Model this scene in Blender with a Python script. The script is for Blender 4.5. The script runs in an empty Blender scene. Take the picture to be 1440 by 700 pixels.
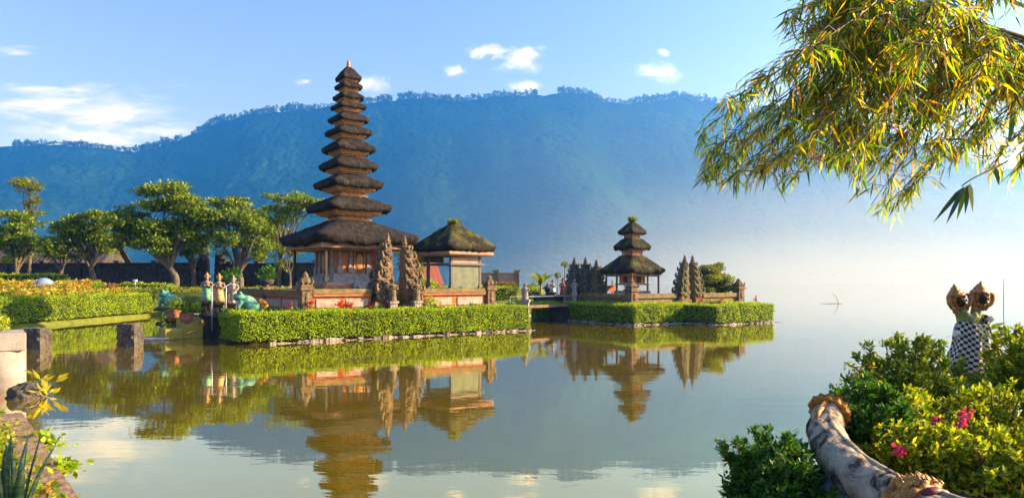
import bpy, bmesh, math, random
import numpy as np
from mathutils import Vector, Matrix
C = bpy.context.scene.collection
scn = bpy.context.scene
random.seed(7); rng = np.random.default_rng(11)
R = math.radians

# ------------------------------------------------------------------ camera, sky, sun, exposure
H = 2.2; F = 1000.0; CX = 720.0; YH = 396.5          # eye height over the water, focal length and horizon in photo pixels
cam = bpy.data.cameras.new('camera'); cam_o = bpy.data.objects.new('camera', cam); C.objects.link(cam_o)
cam.sensor_width = 36; cam.lens = 36*F/1440; cam.shift_y = (YH-350)/1440
cam.clip_start = 0.05; cam.clip_end = 20000
cam_o.location = (0, 0, H); cam_o.rotation_euler = (R(90), 0, 0)
scn.camera = cam_o
SUN_AZ, SUN_EL = 4.0, 22.0                            # azimuth from +X towards +Y
world = bpy.data.worlds.new('World'); scn.world = world; world.use_nodes = True
sd = Vector((math.cos(R(SUN_EL))*math.cos(R(SUN_AZ)), math.cos(R(SUN_EL))*math.sin(R(SUN_AZ)), math.sin(R(SUN_EL))))
sun = bpy.data.lights.new('sun', 'SUN'); sun.energy = 5.0; sun.angle = R(0.5); sun.color = (1, .86, .66)
sun_o = bpy.data.objects.new('sun', sun); C.objects.link(sun_o)
sun_o.rotation_euler = sd.to_track_quat('Z', 'Y').to_euler()
SKY_STRENGTH = 0.125
scn.view_settings.view_transform = 'Standard'; scn.view_settings.look = 'None'
scn.view_settings.exposure = 1.5; scn.view_settings.gamma = 1
scn.render.engine = 'CYCLES'
cy = scn.cycles
cy.max_bounces = 8; cy.diffuse_bounces = 3; cy.glossy_bounces = 3; cy.transmission_bounces = 3
cy.volume_bounces = 1; cy.transparent_max_bounces = 6; cy.use_denoising = True; cy.caustics_reflective = False; cy.caustics_refractive = False
cy.sample_clamp_indirect = 6
def build_world():
    nt = world.node_tree; N = nt.nodes; L = nt.links; N.clear()
    out = N.new('ShaderNodeOutputWorld'); bg = N.new('ShaderNodeBackground')
    sky = N.new('ShaderNodeTexSky'); sky.sky_type = 'NISHITA'; sky.sun_disc = False
    sky.sun_elevation = R(SUN_EL); sky.sun_rotation = R(90-SUN_AZ); sky.altitude = 1200; sky.air_density = 1.0; sky.dust_density = 4.5; sky.ozone_density = 4.0
    tc = N.new('ShaderNodeTexCoord'); sep = N.new('ShaderNodeSeparateXYZ'); L.new(tc.outputs['Generated'], sep.inputs[0])
    def math_(op, a, b=None, c=None):
        m = N.new('ShaderNodeMath'); m.operation = op
        for i, v in enumerate((a, b, c)):
            if v is None: continue
            if isinstance(v, (int, float)): m.inputs[i].default_value = v
            else: L.new(v, m.inputs[i])
        return m.outputs[0]
    ax = math_('DIVIDE', sep.outputs['X'], math_('MAXIMUM', sep.outputs['Y'], .05))       # direction -> tangent plane of the sky ahead
    az = math_('DIVIDE', sep.outputs['Z'], math_('MAXIMUM', sep.outputs['Y'], .05))
    cmb = N.new('ShaderNodeCombineXYZ'); L.new(ax, cmb.inputs[0]); L.new(az, cmb.inputs[1])
    def cloud(cx, cz, rx, rz, sc, stretch, lo, hi, seed):
        mp = N.new('ShaderNodeMapping'); mp.inputs['Scale'].default_value = (sc, sc*stretch, 1); mp.inputs['Location'].default_value = (seed, seed*1.7, seed)
        L.new(cmb.outputs[0], mp.inputs[0])
        nz = N.new('ShaderNodeTexNoise'); nz.inputs['Scale'].default_value = 1; nz.inputs['Detail'].default_value = 9; nz.inputs['Roughness'].default_value = .62
        nz.inputs['Distortion'].default_value = .35
        L.new(mp.outputs[0], nz.inputs['Vector'])
        dx = math_('DIVIDE', math_('SUBTRACT', ax, cx), rx); dz = math_('DIVIDE', math_('SUBTRACT', az, cz), rz)
        d = math_('SQRT', math_('ADD', math_('MULTIPLY', dx, dx), math_('MULTIPLY', dz, dz)))
        e = math_('SUBTRACT', 1.0, d)
        s = math_('ADD', math_('MULTIPLY', e, .55), math_('MULTIPLY', math_('SUBTRACT', nz.outputs[0], .5), 1.7))
        mr = N.new('ShaderNodeMapRange'); mr.interpolation_type = 'SMOOTHSTEP'; L.new(s, mr.inputs[0]); mr.inputs[1].default_value = lo-.04; mr.inputs[2].default_value = hi*1.35+.05
        return mr.outputs[0]
    P = lambda px, py: ((px-CX)/F, (YH-py)/F)
    spots = [(*P(130, 158), .20, .050, 10, 4.5, .10, .80, 3.1), (*P(150, 192), .15, .024, 10, 4.0, .04, .65, 5.3), (*P(70, 150), .16, .02, 12, 7, .1, .7, 23.), (*P(20, 75), .07, .013, 8, 6, .2, .8, 8.8),
             (*P(735, 85), .050, .024, 26, 1.6, .08, .55, 2.2), (*P(690, 72), .034, .013, 26, 1.8, .10, .55, 9.1), (*P(515, 118), .036, .024, 22, 1.5, .10, .7, 6.4),
             (*P(932, 105), .040, .017, 24, 1.8, .06, .6, 1.3), (*P(745, 122), .032, .014, 24, 1.6, .12, .7, 4.9), (*P(934, 74), .018, .008, 30, 1.8, .15, .6, 7.7),
             (*P(640, 100), .03, .012, 30, 1.5, .2, .6, 11.), (*P(430, 115), .03, .014, 26, 1.5, .2, .6, 12.),
             (*P(300, -160), .35, .09, 7, 3, .1, .7, 13.), (*P(1000, -240), .5, .10, 6, 3, .1, .7, 17.), (*P(-500, 60), .4, .1, 6, 3, .1, .7, 19.)]
    tot = None
    for s in spots:
        c = cloud(*s); tot = c if tot is None else math_('MAXIMUM', tot, c)
    front = math_('GREATER_THAN', sep.outputs['Y'], .06)
    tot = math_('MULTIPLY', math_('MULTIPLY', tot, front), .9)
    mix = N.new('ShaderNodeMix'); mix.data_type = 'RGBA'
    tint = N.new('ShaderNodeMix'); tint.data_type = 'RGBA'; tint.blend_type = 'MULTIPLY'; tint.inputs[0].default_value = 1; tint.inputs[7].default_value = (1.0, .86, 1.0, 1)
    L.new(sky.outputs[0], tint.inputs[6]); L.new(tot, mix.inputs[0]); L.new(tint.outputs[2], mix.inputs[6]); mix.inputs[7].default_value = (5.6, 5.5, 5.4, 1)
    L.new(mix.outputs[2], bg.inputs['Color']); bg.inputs['Strength'].default_value = SKY_STRENGTH
    L.new(bg.outputs[0], out.inputs['Surface'])
build_world()

# ------------------------------------------------------------------ helpers
def at(px, py, d): return Vector(((px-CX)/F*d, d, H-(py-YH)/F*d))          # a measured photo point at distance d -> metres
def zat(py, d): return H-(py-YH)/F*d
def tag(o, label=None, cat=None, group=None, kind=None):
    if label: o['label'] = label
    if cat: o['category'] = cat
    if group: o['group'] = group
    if kind: o['kind'] = kind
    return o
def thing(name, label, cat, loc=(0, 0, 0), rz=0, group=None):
    o = bpy.data.objects.new(name, None); C.objects.link(o); o.empty_display_size = .2
    o.location = loc; o.rotation_euler = (0, 0, rz)
    return tag(o, label, cat, group)
def kids(o): return [c for c in bpy.data.objects if c.parent == o]
def copy_tree(o, parent=None):
    c = o.copy(); C.objects.link(c)
    if parent: c.parent = parent
    for ch in kids(o): copy_tree(ch, c)
    return c
def link(name, me, mat, parent=None, smooth=False):
    if mat: me.materials.append(mat)
    o = bpy.data.objects.new(name, me); C.objects.link(o)
    if parent: o.parent = parent
    if smooth:
        me.polygons.foreach_set('use_smooth', np.ones(len(me.polygons), bool))
    return o
class MB:
    def __init__(s): s.v = []; s.f = []; s.uv = None
    def add(s, v, f):
        b = len(s.v); s.v += [tuple(p) for p in v]; s.f += [tuple(i+b for i in q) for q in f]; return s
    def box(s, c, d, rz=0, taper=1.0, tilt=None):
        x, y, z = d[0]/2, d[1]/2, d[2]/2
        v = [(-x, -y, -z), (x, -y, -z), (x, y, -z), (-x, y, -z), (-x*taper, -y*taper, z), (x*taper, -y*taper, z), (x*taper, y*taper, z), (-x*taper, y*taper, z)]
        M = Matrix.Translation(c) @ Matrix.Rotation(rz, 4, 'Z')
        if tilt: M = M @ Matrix.Rotation(tilt[0], 4, tilt[1])
        return s.add([M @ Vector(p) for p in v], [(0, 3, 2, 1), (4, 5, 6, 7), (0, 1, 5, 4), (1, 2, 6, 5), (2, 3, 7, 6), (3, 0, 4, 7)])
    def rings(s, rs, cap=True):                       # list of equal-length closed rings
        n = len(rs[0]); b = len(s.v)
        for r in rs: s.v += [tuple(p) for p in r]
        for k in range(len(rs)-1):
            for i in range(n):
                j = (i+1) % n; s.f.append((b+k*n+i, b+k*n+j, b+(k+1)*n+j, b+(k+1)*n+i))
        if cap:
            s.f.append(tuple(b+i for i in range(n))[::-1]); e = b+(len(rs)-1)*n; s.f.append(tuple(e+i for i in range(n)))
        return s
    def lathe(s, prof, n=16, c=(0, 0, 0), sx=1, sy=1):
        return s.rings([[(c[0]+r*sx*math.cos(2*math.pi*i/n), c[1]+r*sy*math.sin(2*math.pi*i/n), c[2]+z) for i in range(n)] for r, z in prof])
    def tube(s, pts, rad, n=8):
        pts = [Vector(p) for p in pts]; rs = []
        if not hasattr(rad, '__len__'): rad = [rad]*len(pts)
        up = None
        for i, p in enumerate(pts):
            t = (pts[min(i+1, len(pts)-1)]-pts[max(i-1, 0)]).normalized()
            if up is None: up = t.orthogonal().normalized()
            a = (up - t*up.dot(t)).normalized(); up = a; b = t.cross(a)
            rs.append([p+(a*math.cos(2*math.pi*k/n)+b*math.sin(2*math.pi*k/n))*rad[i] for k in range(n)])
        return s.rings(rs)
    def ball(s, c, r, seg=12, rot=None):
        if not hasattr(r, '__len__'): r = (r, r, r)
        b = len(s.v); M = Matrix.Translation(c) @ (rot.to_4x4() if rot else Matrix.Identity(4)); k = max(5, seg//2+1)
        vs = [(0, 0, -r[2])]
        for i in range(1, k):
            th = -math.pi/2+math.pi*i/k
            for j in range(seg):
                ph = 2*math.pi*j/seg; vs.append((r[0]*math.cos(th)*math.cos(ph), r[1]*math.cos(th)*math.sin(ph), r[2]*math.sin(th)))
        vs.append((0, 0, r[2])); fs = []
        for j in range(seg): fs.append((0, 1+(j+1) % seg, 1+j))
        for i in range(k-2):
            for j in range(seg):
                a = 1+i*seg; fs.append((a+j, a+(j+1) % seg, a+seg+(j+1) % seg, a+seg+j))
        a = 1+(k-2)*seg; e = len(vs)-1
        for j in range(seg): fs.append((a+j, a+(j+1) % seg, e))
        return s.add([M @ Vector(p) for p in vs], fs)
    def mesh(s, name='m'):
        me = bpy.data.meshes.new(name); me.from_pydata(s.v, [], s.f); me.validate(); me.update(); return me
    def build(s, name, mat, parent=None, smooth=False, bevel=0, rough=None, fuse=None):
        me = s.mesh(name)
        if rough or fuse: me = bake(me, rough, fuse)
        o = link(name, me, mat, parent, smooth)
        if bevel:
            b = o.modifiers.new('bevel', 'BEVEL'); b.width = bevel; b.segments = 2; b.limit_method = 'ANGLE'
        return o
_tex = {}
def bake(me, rough=None, fuse=None):                  # fuse = voxel size of a union; rough = (levels, noise size, strength) of worn stone
    o = bpy.data.objects.new('tmp', me); C.objects.link(o)
    if fuse:
        m = o.modifiers.new('r', 'REMESH'); m.mode = 'VOXEL'; m.voxel_size = fuse
        m = o.modifiers.new('s', 'SMOOTH'); m.factor = .5; m.iterations = 3
    if rough:
        lv, size, st = rough
        if lv:
            m = o.modifiers.new('s', 'SUBSURF'); m.subdivision_type = 'SIMPLE'; m.levels = lv; m.render_levels = lv
        key = round(size, 3)
        if key not in _tex:
            t = bpy.data.textures.new('worn', 'CLOUDS'); t.noise_scale = size; t.noise_depth = 2; _tex[key] = t
        m = o.modifiers.new('d', 'DISPLACE'); m.texture = _tex[key]; m.strength = st; m.mid_level = .5
    dg = bpy.context.evaluated_depsgraph_get()
    new = bpy.data.meshes.new_from_object(o.evaluated_get(dg))
    bpy.data.objects.remove(o); bpy.data.meshes.remove(me)
    return new

# ------------------------------------------------------------------ materials
def base_mat(name):
    m = bpy.data.materials.new(name); m.use_nodes = True
    return m, m.node_tree.nodes, m.node_tree.links, m.node_tree.nodes['Principled BSDF']
def ramp(N, stops, interp='LINEAR'):
    r = N.new('ShaderNodeValToRGB'); r.color_ramp.interpolation = interp; e = r.color_ramp.elements
    while len(e) < len(stops): e.new(.5)
    for i, (p, c) in enumerate(stops): e[i].position = p; e[i].color = (*c, 1)
    return r
def noise(N, L, scale, detail=5, rough=.6, vec=None, stretch=None, coord='Object', dist=0):
    n = N.new('ShaderNodeTexNoise'); n.inputs['Scale'].default_value = scale; n.inputs['Detail'].default_value = detail; n.inputs['Roughness'].default_value = rough
    n.inputs['Distortion'].default_value = dist
    tc = N.new('ShaderNodeTexCoord'); mp = N.new('ShaderNodeMapping'); L.new(tc.outputs[coord], mp.inputs[0])
    if stretch: mp.inputs['Scale'].default_value = stretch
    L.new(mp.outputs[0], n.inputs['Vector']); return n
def mixc(N, L, fac, a, b):
    m = N.new('ShaderNodeMix'); m.data_type = 'RGBA'
    for i, v in ((0, fac), (6, a), (7, b)):
        if isinstance(v, (int, float)): m.inputs[i].default_value = v
        elif isinstance(v, tuple): m.inputs[i].default_value = (*v, 1)
        else: L.new(v, m.inputs[i])
    return m.outputs[2]
def surf(name, stops, scale=3, rough=.85, bump=.4, bscale=12, stretch=None, moss=None, spec=.3, dist=0, bdist=.03, metal=0, coord='Object'):
    m, N, L, b = base_mat(name)
    n = noise(N, L, scale, 6, .65, stretch=stretch, dist=dist, coord=coord); r = ramp(N, stops); L.new(n.outputs[0], r.inputs[0])
    col = r.outputs[0]
    if moss:                                          # (colour, amount) grows in patches on upward faces
        n2 = noise(N, L, moss[2], 4, .6, coord=coord); g = N.new('ShaderNodeNewGeometry'); sx = N.new('ShaderNodeSeparateXYZ'); L.new(g.outputs['Normal'], sx.inputs[0])
        a = N.new('ShaderNodeMath'); a.operation = 'MULTIPLY_ADD'; L.new(sx.outputs['Z'], a.inputs[0]); a.inputs[1].default_value = .28; L.new(n2.outputs[0], a.inputs[2])
        mr = N.new('ShaderNodeMapRange'); L.new(a.outputs[0], mr.inputs[0]); mr.inputs[1].default_value = moss[1]; mr.inputs[2].default_value = moss[1]+.14
        col = mixc(N, L, mr.outputs[0], col, moss[0])
    L.new(col, b.inputs['Base Color']); b.inputs['Roughness'].default_value = rough; b.inputs['Specular IOR Level'].default_value = spec; b.inputs['Metallic'].default_value = metal
    if bump:
        n3 = noise(N, L, bscale, 6, .65, stretch=stretch, coord=coord); bp = N.new('ShaderNodeBump'); bp.inputs['Strength'].default_value = bump; bp.inputs['Distance'].default_value = bdist
        L.new(n3.outputs[0], bp.inputs['Height']); L.new(bp.outputs[0], b.inputs['Normal'])
    return m
def leafmat(name, stops, trans=.4, rough=.5, tint=(1.5, 1.4, .6), spec=.3):
    m, N, L, b = base_mat(name)
    g = N.new('ShaderNodeNewGeometry'); r = ramp(N, stops); L.new(g.outputs['Random Per Island'], r.inputs[0])
    n = noise(N, L, .9, 2, .5); mul = N.new('ShaderNodeMix'); mul.data_type = 'RGBA'; mul.blend_type = 'MULTIPLY'; mul.inputs[0].default_value = .55
    rr = ramp(N, [(.3, (.55, .6, .6)), (.7, (1.25, 1.2, 1.1))]); L.new(n.outputs[0], rr.inputs[0]); L.new(r.outputs[0], mul.inputs[6]); L.new(rr.outputs[0], mul.inputs[7])
    L.new(mul.outputs[2], b.inputs['Base Color']); b.inputs['Roughness'].default_value = rough; b.inputs['Specular IOR Level'].default_value = spec
    t = N.new('ShaderNodeBsdfTranslucent'); tm = N.new('ShaderNodeMix'); tm.data_type = 'RGBA'; tm.blend_type = 'MULTIPLY'; tm.inputs[0].default_value = 1
    L.new(mul.outputs[2], tm.inputs[6]); tm.inputs[7].default_value = (*tint, 1); L.new(tm.outputs[2], t.inputs['Color'])
    mx = N.new('ShaderNodeMixShader'); mx.inputs[0].default_value = trans; L.new(b.outputs[0], mx.inputs[1]); L.new(t.outputs[0], mx.inputs[2])
    L.new(mx.outputs[0], N['Material Output'].inputs['Surface']); return m
def plain(name, col, rough=.7, metal=0, spec=.3, var=.25, scale=6):
    d = tuple(c*(1-var) for c in col); u = tuple(min(1, c*(1+var)) for c in col)
    return surf(name, [(.3, d), (.7, u)], scale, rough, .15, 25, spec=spec, metal=metal, bdist=.01)
MOSS = (.07, .085, .015)
M = dict(
 thatch=surf('palm_fibre_thatch', [(.3, (.013, .011, .010)), (.55, (.040, .034, .029)), (.8, (.108, .090, .073))], 2.6, .95, 1.0, 7, stretch=(1.6, 1.6, .4), moss=((.07, .07, .022), .90, 1.6), spec=.1, bdist=.14),
 thatch_moss=surf('mossy_thatch', [(.3, (.014, .012, .009)), (.55, (.036, .032, .02)), (.8, (.09, .075, .045))], 2.6, .95, 1.0, 7, stretch=(1.6, 1.6, .4), moss=((.10, .095, .02), .68, 2.0), spec=.1, bdist=.08),
 wood=surf('carved_wood', [(.3, (.10, .045, .018)), (.6, (.25, .12, .05)), (.8, (.38, .20, .085))], 9, .7, .8, 30, spec=.3),
 trim=surf('gilded_trim', [(.35, (.22, .085, .025)), (.55, (.62, .31, .09)), (.75, (.78, .50, .18))], 14, .6, .9, 30, spec=.4),
 fascia=surf('eave_beam', [(.3, (.24, .12, .07)), (.7, (.46, .26, .16))], 6, .7, .4, 20),
 darkwood=plain('dark_wood', (.055, .042, .035)),
 brick=surf('orange_brick', [(.3, (.24, .075, .03)), (.6, (.46, .16, .065)), (.8, (.52, .24, .11))], 6, .85, .6, 24),
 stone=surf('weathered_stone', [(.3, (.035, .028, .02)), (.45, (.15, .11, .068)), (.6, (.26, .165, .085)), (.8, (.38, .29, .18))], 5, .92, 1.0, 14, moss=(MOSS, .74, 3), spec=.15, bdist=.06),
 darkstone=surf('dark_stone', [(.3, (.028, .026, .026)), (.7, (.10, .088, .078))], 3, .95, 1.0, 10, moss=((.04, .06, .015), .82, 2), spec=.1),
 greystone=surf('grey_carved_stone', [(.25, (.10, .09, .08)), (.5, (.30, .265, .23)), (.8, (.48, .43, .36))], 8, .92, 1.0, 20, moss=(MOSS, .88, 4), spec=.15),
 panel=surf('pale_plaster_panel', [(.25, (.20, .15, .11)), (.5, (.36, .29, .23)), (.8, (.50, .43, .36))], 3, .9, .3, 16),
 greenpanel=surf('pale_green_plaster', [(.3, (.11, .13, .085)), (.7, (.20, .215, .14))], 3, .9, .2, 12),
 pinkpanel=surf('pale_pink_plaster', [(.3, (.24, .165, .115)), (.7, (.40, .30, .22))], 4, .9, .2, 12),
 coping=surf('mossy_coping', [(.3, (.11, .085, .04)), (.6, (.25, .19, .085)), (.8, (.34, .27, .12))], 4, .95, 1, 16, moss=((.13, .13, .02), .70, 2), spec=.1),
 concrete=surf('pale_concrete', [(.25, (.20, .17, .14)), (.6, (.36, .32, .28)), (.85, (.43, .39, .34))], 2.2, .9, .5, 20),
 yellowstone=surf('lichen_stone', [(.3, (.26, .19, .03)), (.7, (.52, .38, .07))], 3, .9, .5, 14),
 kerb=surf('brown_kerb_stone', [(.25, (.11, .07, .042)), (.5, (.24, .15, .09)), (.8, (.38, .26, .17))], 3.5, .9, .9, 18),
 rubble=surf('pale_rubble', [(.3, (.09, .07, .05)), (.5, (.24, .19, .14)), (.75, (.42, .35, .28))], 2.6, .9, .8, 9, coord='Object'),
 grass=surf('grass', [(.3, (.07, .10, .012)), (.6, (.16, .18, .02)), (.8, (.24, .21, .045))], 1.2, .95, .8, 22),
 soil=surf('soil', [(.3, (.035, .03, .014)), (.7, (.09, .075, .03))], 2.5, .95, .8, 14),
 bark=surf('bark', [(.3, (.05, .04, .028)), (.7, (.21, .165, .12))], 5, .95, 1, 12, stretch=(3, 3, .6)),
 twig=plain('twig', (.16, .10, .05)),
 terracotta=plain('terracotta', (.30, .12, .06)),
 tile=surf('red_roof_tile', [(.3, (.10, .018, .010)), (.7, (.18, .04, .02))], 5, .8, .5, 20),
 yellowwall=plain('yellow_wall', (.55, .32, .06)),
 gold=surf('gold_paint', [(.3, (.10, .035, .010)), (.5, (.42, .18, .03)), (.75, (.62, .34, .08))], 18, .5, .9, 40, spec=.5, metal=.15, bdist=.01),
 black=plain('black_paint', (.028, .022, .02), .45),
 metal=plain('grey_metal', (.42, .44, .46), .35, .6),
 white=plain('white_paint', (.72, .72, .70)),
 ball=plain('grey_blue_fibreglass', (.20, .25, .36), .4),
 frog=surf('verdigris_glaze', [(.3, (.012, .09, .055)), (.5, (.06, .26, .17)), (.66, (.30, .40, .26)), (.78, (.46, .42, .30))], 6, .6, .3, 20, spec=.5),
 paleglaze=plain('cream_paint', (.55, .42, .30), .5),
 rock=surf('wet_rock', [(.3, (.03, .027, .022)), (.6, (.12, .10, .075)), (.8, (.22, .19, .14))], 3, .75, 1, 7, bdist=.1),
 blueRock=surf('blue_grey_rock', [(.3, (.03, .03, .032)), (.5, (.14, .17, .20)), (.68, (.34, .44, .50)), (.8, (.5, .46, .4))], 9, .6, 1, 12, bdist=.05),
 naga=surf('blotched_scale_paint', [(.38, (.012, .010, .009)), (.43, (.11, .088, .066)), (.48, (.30, .24, .165)), (.62, (.50, .41, .29)), (.76, (.36, .25, .11))], 5.5, .95, 1.0, 34, dist=.9, spec=.15, bdist=.02),
 maroon=plain('maroon_paint', (.13, .02, .022), .5),
 gravel=surf('mud', [(.3, (.06, .05, .03)), (.7, (.14, .115, .06))], 3, .9, .5, 12),
 # foliage
 hedge=leafmat('hedge_leaf', [(0, (.10, .20, .004)), (.5, (.28, .42, .006)), (1, (.50, .57, .012))], .42),
 hedgecore=surf('hedge_twigs', [(.3, (.012, .02, .004)), (.7, (.04, .06, .008))], 8, .95, 1, 16, bdist=.08),
 tree=leafmat('tree_leaf', [(0, (.025, .070, .004)), (.5, (.12, .20, .006)), (1, (.34, .40, .012))], .34),
 treeyellow=leafmat('light_tree_leaf', [(0, (.08, .13, .01)), (.5, (.17, .22, .02)), (1, (.28, .28, .03))], .45),
 darkleaf=leafmat('glossy_dark_leaf', [(0, (.02, .075, .006)), (.6, (.06, .17, .012)), (1, (.13, .26, .02))], .35, .45),
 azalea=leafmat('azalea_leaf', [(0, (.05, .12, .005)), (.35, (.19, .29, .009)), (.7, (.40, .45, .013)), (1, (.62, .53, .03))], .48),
 azaleadark=leafmat('dark_azalea_leaf', [(0, (.04, .10, .005)), (.5, (.16, .26, .008)), (.85, (.32, .38, .012)), (1, (.30, .27, .02))], .35),  # darker leaf tones than azalea_leaf
 bamboo=leafmat('bamboo_leaf', [(0, (.07, .20, .010)), (.35, (.20, .36, .012)), (.6, (.50, .54, .016)), (.82, (.80, .60, .03)), (.94, (.66, .30, .02)), (1, (.34, .13, .03))], .75, .45, (1.5, 1.4, .45)),
 bamboogreen=leafmat('green_bamboo_leaf', [(0, (.015, .055, .012)), (.6, (.04, .10, .015)), (.9, (.10, .14, .02)), (1, (.30, .18, .03))], .3, .4),
 cane=plain('bamboo_cane', (.13, .11, .03), .5),
 banana=leafmat('banana_leaf', [(0, (.12, .20, .015)), (1, (.26, .30, .03))], .5),
 flowerY=leafmat('yellow_flower', [(0, (.42, .22, .02)), (.5, (.60, .40, .04)), (1, (.50, .18, .03))], .3),
 flowerR=leafmat('red_flower', [(0, (.55, .012, .012)), (1, (.75, .05, .03))], .3, tint=(1, .6, .6)),
 flowerP=leafmat('pink_flower', [(0, (.62, .03, .13)), (1, (.80, .10, .22))], .35, tint=(1, .7, .8)),
 bedmix=leafmat('bedding_leaf', [(0, (.08, .15, .01)), (.4, (.24, .29, .02)), (.7, (.56, .44, .03)), (.92, (.66, .34, .05)), (1, (.55, .05, .02))], .4),
 redleaf=leafmat('russet_leaf', [(0, (.16, .07, .015)), (.6, (.32, .15, .03)), (1, (.22, .20, .03))], .35),
 yellowplant=leafmat('yellow_water_plant', [(0, (.40, .36, .02)), (1, (.62, .55, .05))], .45),
 agave=None, check=None, water=None, mountain=None)

def mat_special():
    # striped sword leaves
    m, N, L, b = base_mat('striped_sword_leaf')
    n = noise(N, L, 3, 3, .6, stretch=(1, 1, 8)); r = ramp(N, [(.35, (.018, .055, .018)), (.5, (.06, .12, .04)), (.6, (.16, .20, .06))]); L.new(n.outputs[0], r.inputs[0])
    g = N.new('ShaderNodeNewGeometry')
    L.new(r.outputs[0], b.inputs['Base Color']); b.inputs['Roughness'].default_value = .4; M['agave'] = m
    # black and white checked cloth, by UV
    m, N, L, b = base_mat('checked_cloth')
    tc = N.new('ShaderNodeTexCoord'); ck = N.new('ShaderNodeTexChecker'); ck.inputs['Scale'].default_value = 1
    L.new(tc.outputs['UV'], ck.inputs['Vector']); ck.inputs['Color1'].default_value = (.62, .56, .48, 1); ck.inputs['Color2'].default_value = (.022, .02, .02, 1)
    n = noise(N, L, 9, 4, .6); rr = ramp(N, [(.3, (.75, .72, .68)), (.7, (1, 1, 1))]); L.new(n.outputs[0], rr.inputs[0])
    mu = N.new('ShaderNodeMix'); mu.data_type = 'RGBA'; mu.blend_type = 'MULTIPLY'; mu.inputs[0].default_value = 1
    L.new(ck.outputs[0], mu.inputs[6]); L.new(rr.outputs[0], mu.inputs[7]); L.new(mu.outputs[2], b.inputs['Base Color']); b.inputs['Roughness'].default_value = .9
    M['check'] = m
    # lake water: silty green-brown below a mirror skin with faint ripples
    m, N, L, b = base_mat('lake_water')
    n0 = noise(N, L, .05, 3, .5); r = ramp(N, [(.35, (.20, .15, .008)), (.7, (.24, .18, .012))]); L.new(n0.outputs[0], r.inputs[0])
    N.remove(b); df = N.new('ShaderNodeBsdfDiffuse'); L.new(r.outputs[0], df.inputs['Color']); b = N.new('ShaderNodeBsdfGlossy'); b.inputs['Roughness'].default_value = .012
    lw = N.new('ShaderNodeLayerWeight'); lw.inputs['Blend'].default_value = .5; mr = N.new('ShaderNodeMapRange'); L.new(lw.outputs['Facing'], mr.inputs[0]); mr.inputs[1].default_value = .30; mr.inputs[3].default_value = .12; mr.inputs[4].default_value = .97
    tf = N.new('ShaderNodeMapRange'); L.new(lw.outputs['Facing'], tf.inputs[0]); tf.inputs[1].default_value = .66; tf.inputs[2].default_value = .97; L.new(mixc(N, L, tf.outputs[0], (1, .84, .44), (1, 1, 1)), b.inputs['Color'])
    mx = N.new('ShaderNodeMixShader'); L.new(mr.outputs[0], mx.inputs[0]); L.new(df.outputs[0], mx.inputs[1]); L.new(b.outputs[0], mx.inputs[2]); L.new(mx.outputs[0], N['Material Output'].inputs['Surface'])
    n1 = noise(N, L, 1.5, 4, .55, stretch=(.45, 1, 1)); n2 = noise(N, L, .25, 2, .5, stretch=(.5, 1, 1))
    a = N.new('ShaderNodeMath'); a.operation = 'MULTIPLY_ADD'; L.new(n2.outputs[0], a.inputs[0]); a.inputs[1].default_value = 2.0; L.new(n1.outputs[0], a.inputs[2])
    bp = N.new('ShaderNodeBump'); bp.inputs['Strength'].default_value = .5; bp.inputs['Distance'].default_value = .006; L.new(a.outputs[0], bp.inputs['Height']); L.new(bp.outputs[0], b.inputs['Normal'])
    M['water'] = m
    # forested slope
    m, N, L, b = base_mat('forest_slope')
    n = noise(N, L, .006, 9, .62); r = ramp(N, [(.32, (.002, .009, .009)), (.5, (.006, .022, .014)), (.68, (.014, .040, .020))]); L.new(n.outputs[0], r.inputs[0])
    L.new(r.outputs[0], b.inputs['Base Color']); b.inputs['Roughness'].default_value = 1; b.inputs['Specular IOR Level'].default_value = 0
    v = N.new('ShaderNodeTexVoronoi'); v.inputs['Scale'].default_value = .07; tc = N.new('ShaderNodeTexCoord'); L.new(tc.outputs['Object'], v.inputs['Vector'])
    bp = N.new('ShaderNodeBump'); bp.inputs['Strength'].default_value = 1; bp.inputs['Distance'].default_value = 5; bp.invert = True; L.new(v.outputs['Distance'], bp.inputs['Height']); L.new(bp.outputs[0], b.inputs['Normal'])
    M['mountain'] = m
mat_special()

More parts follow.
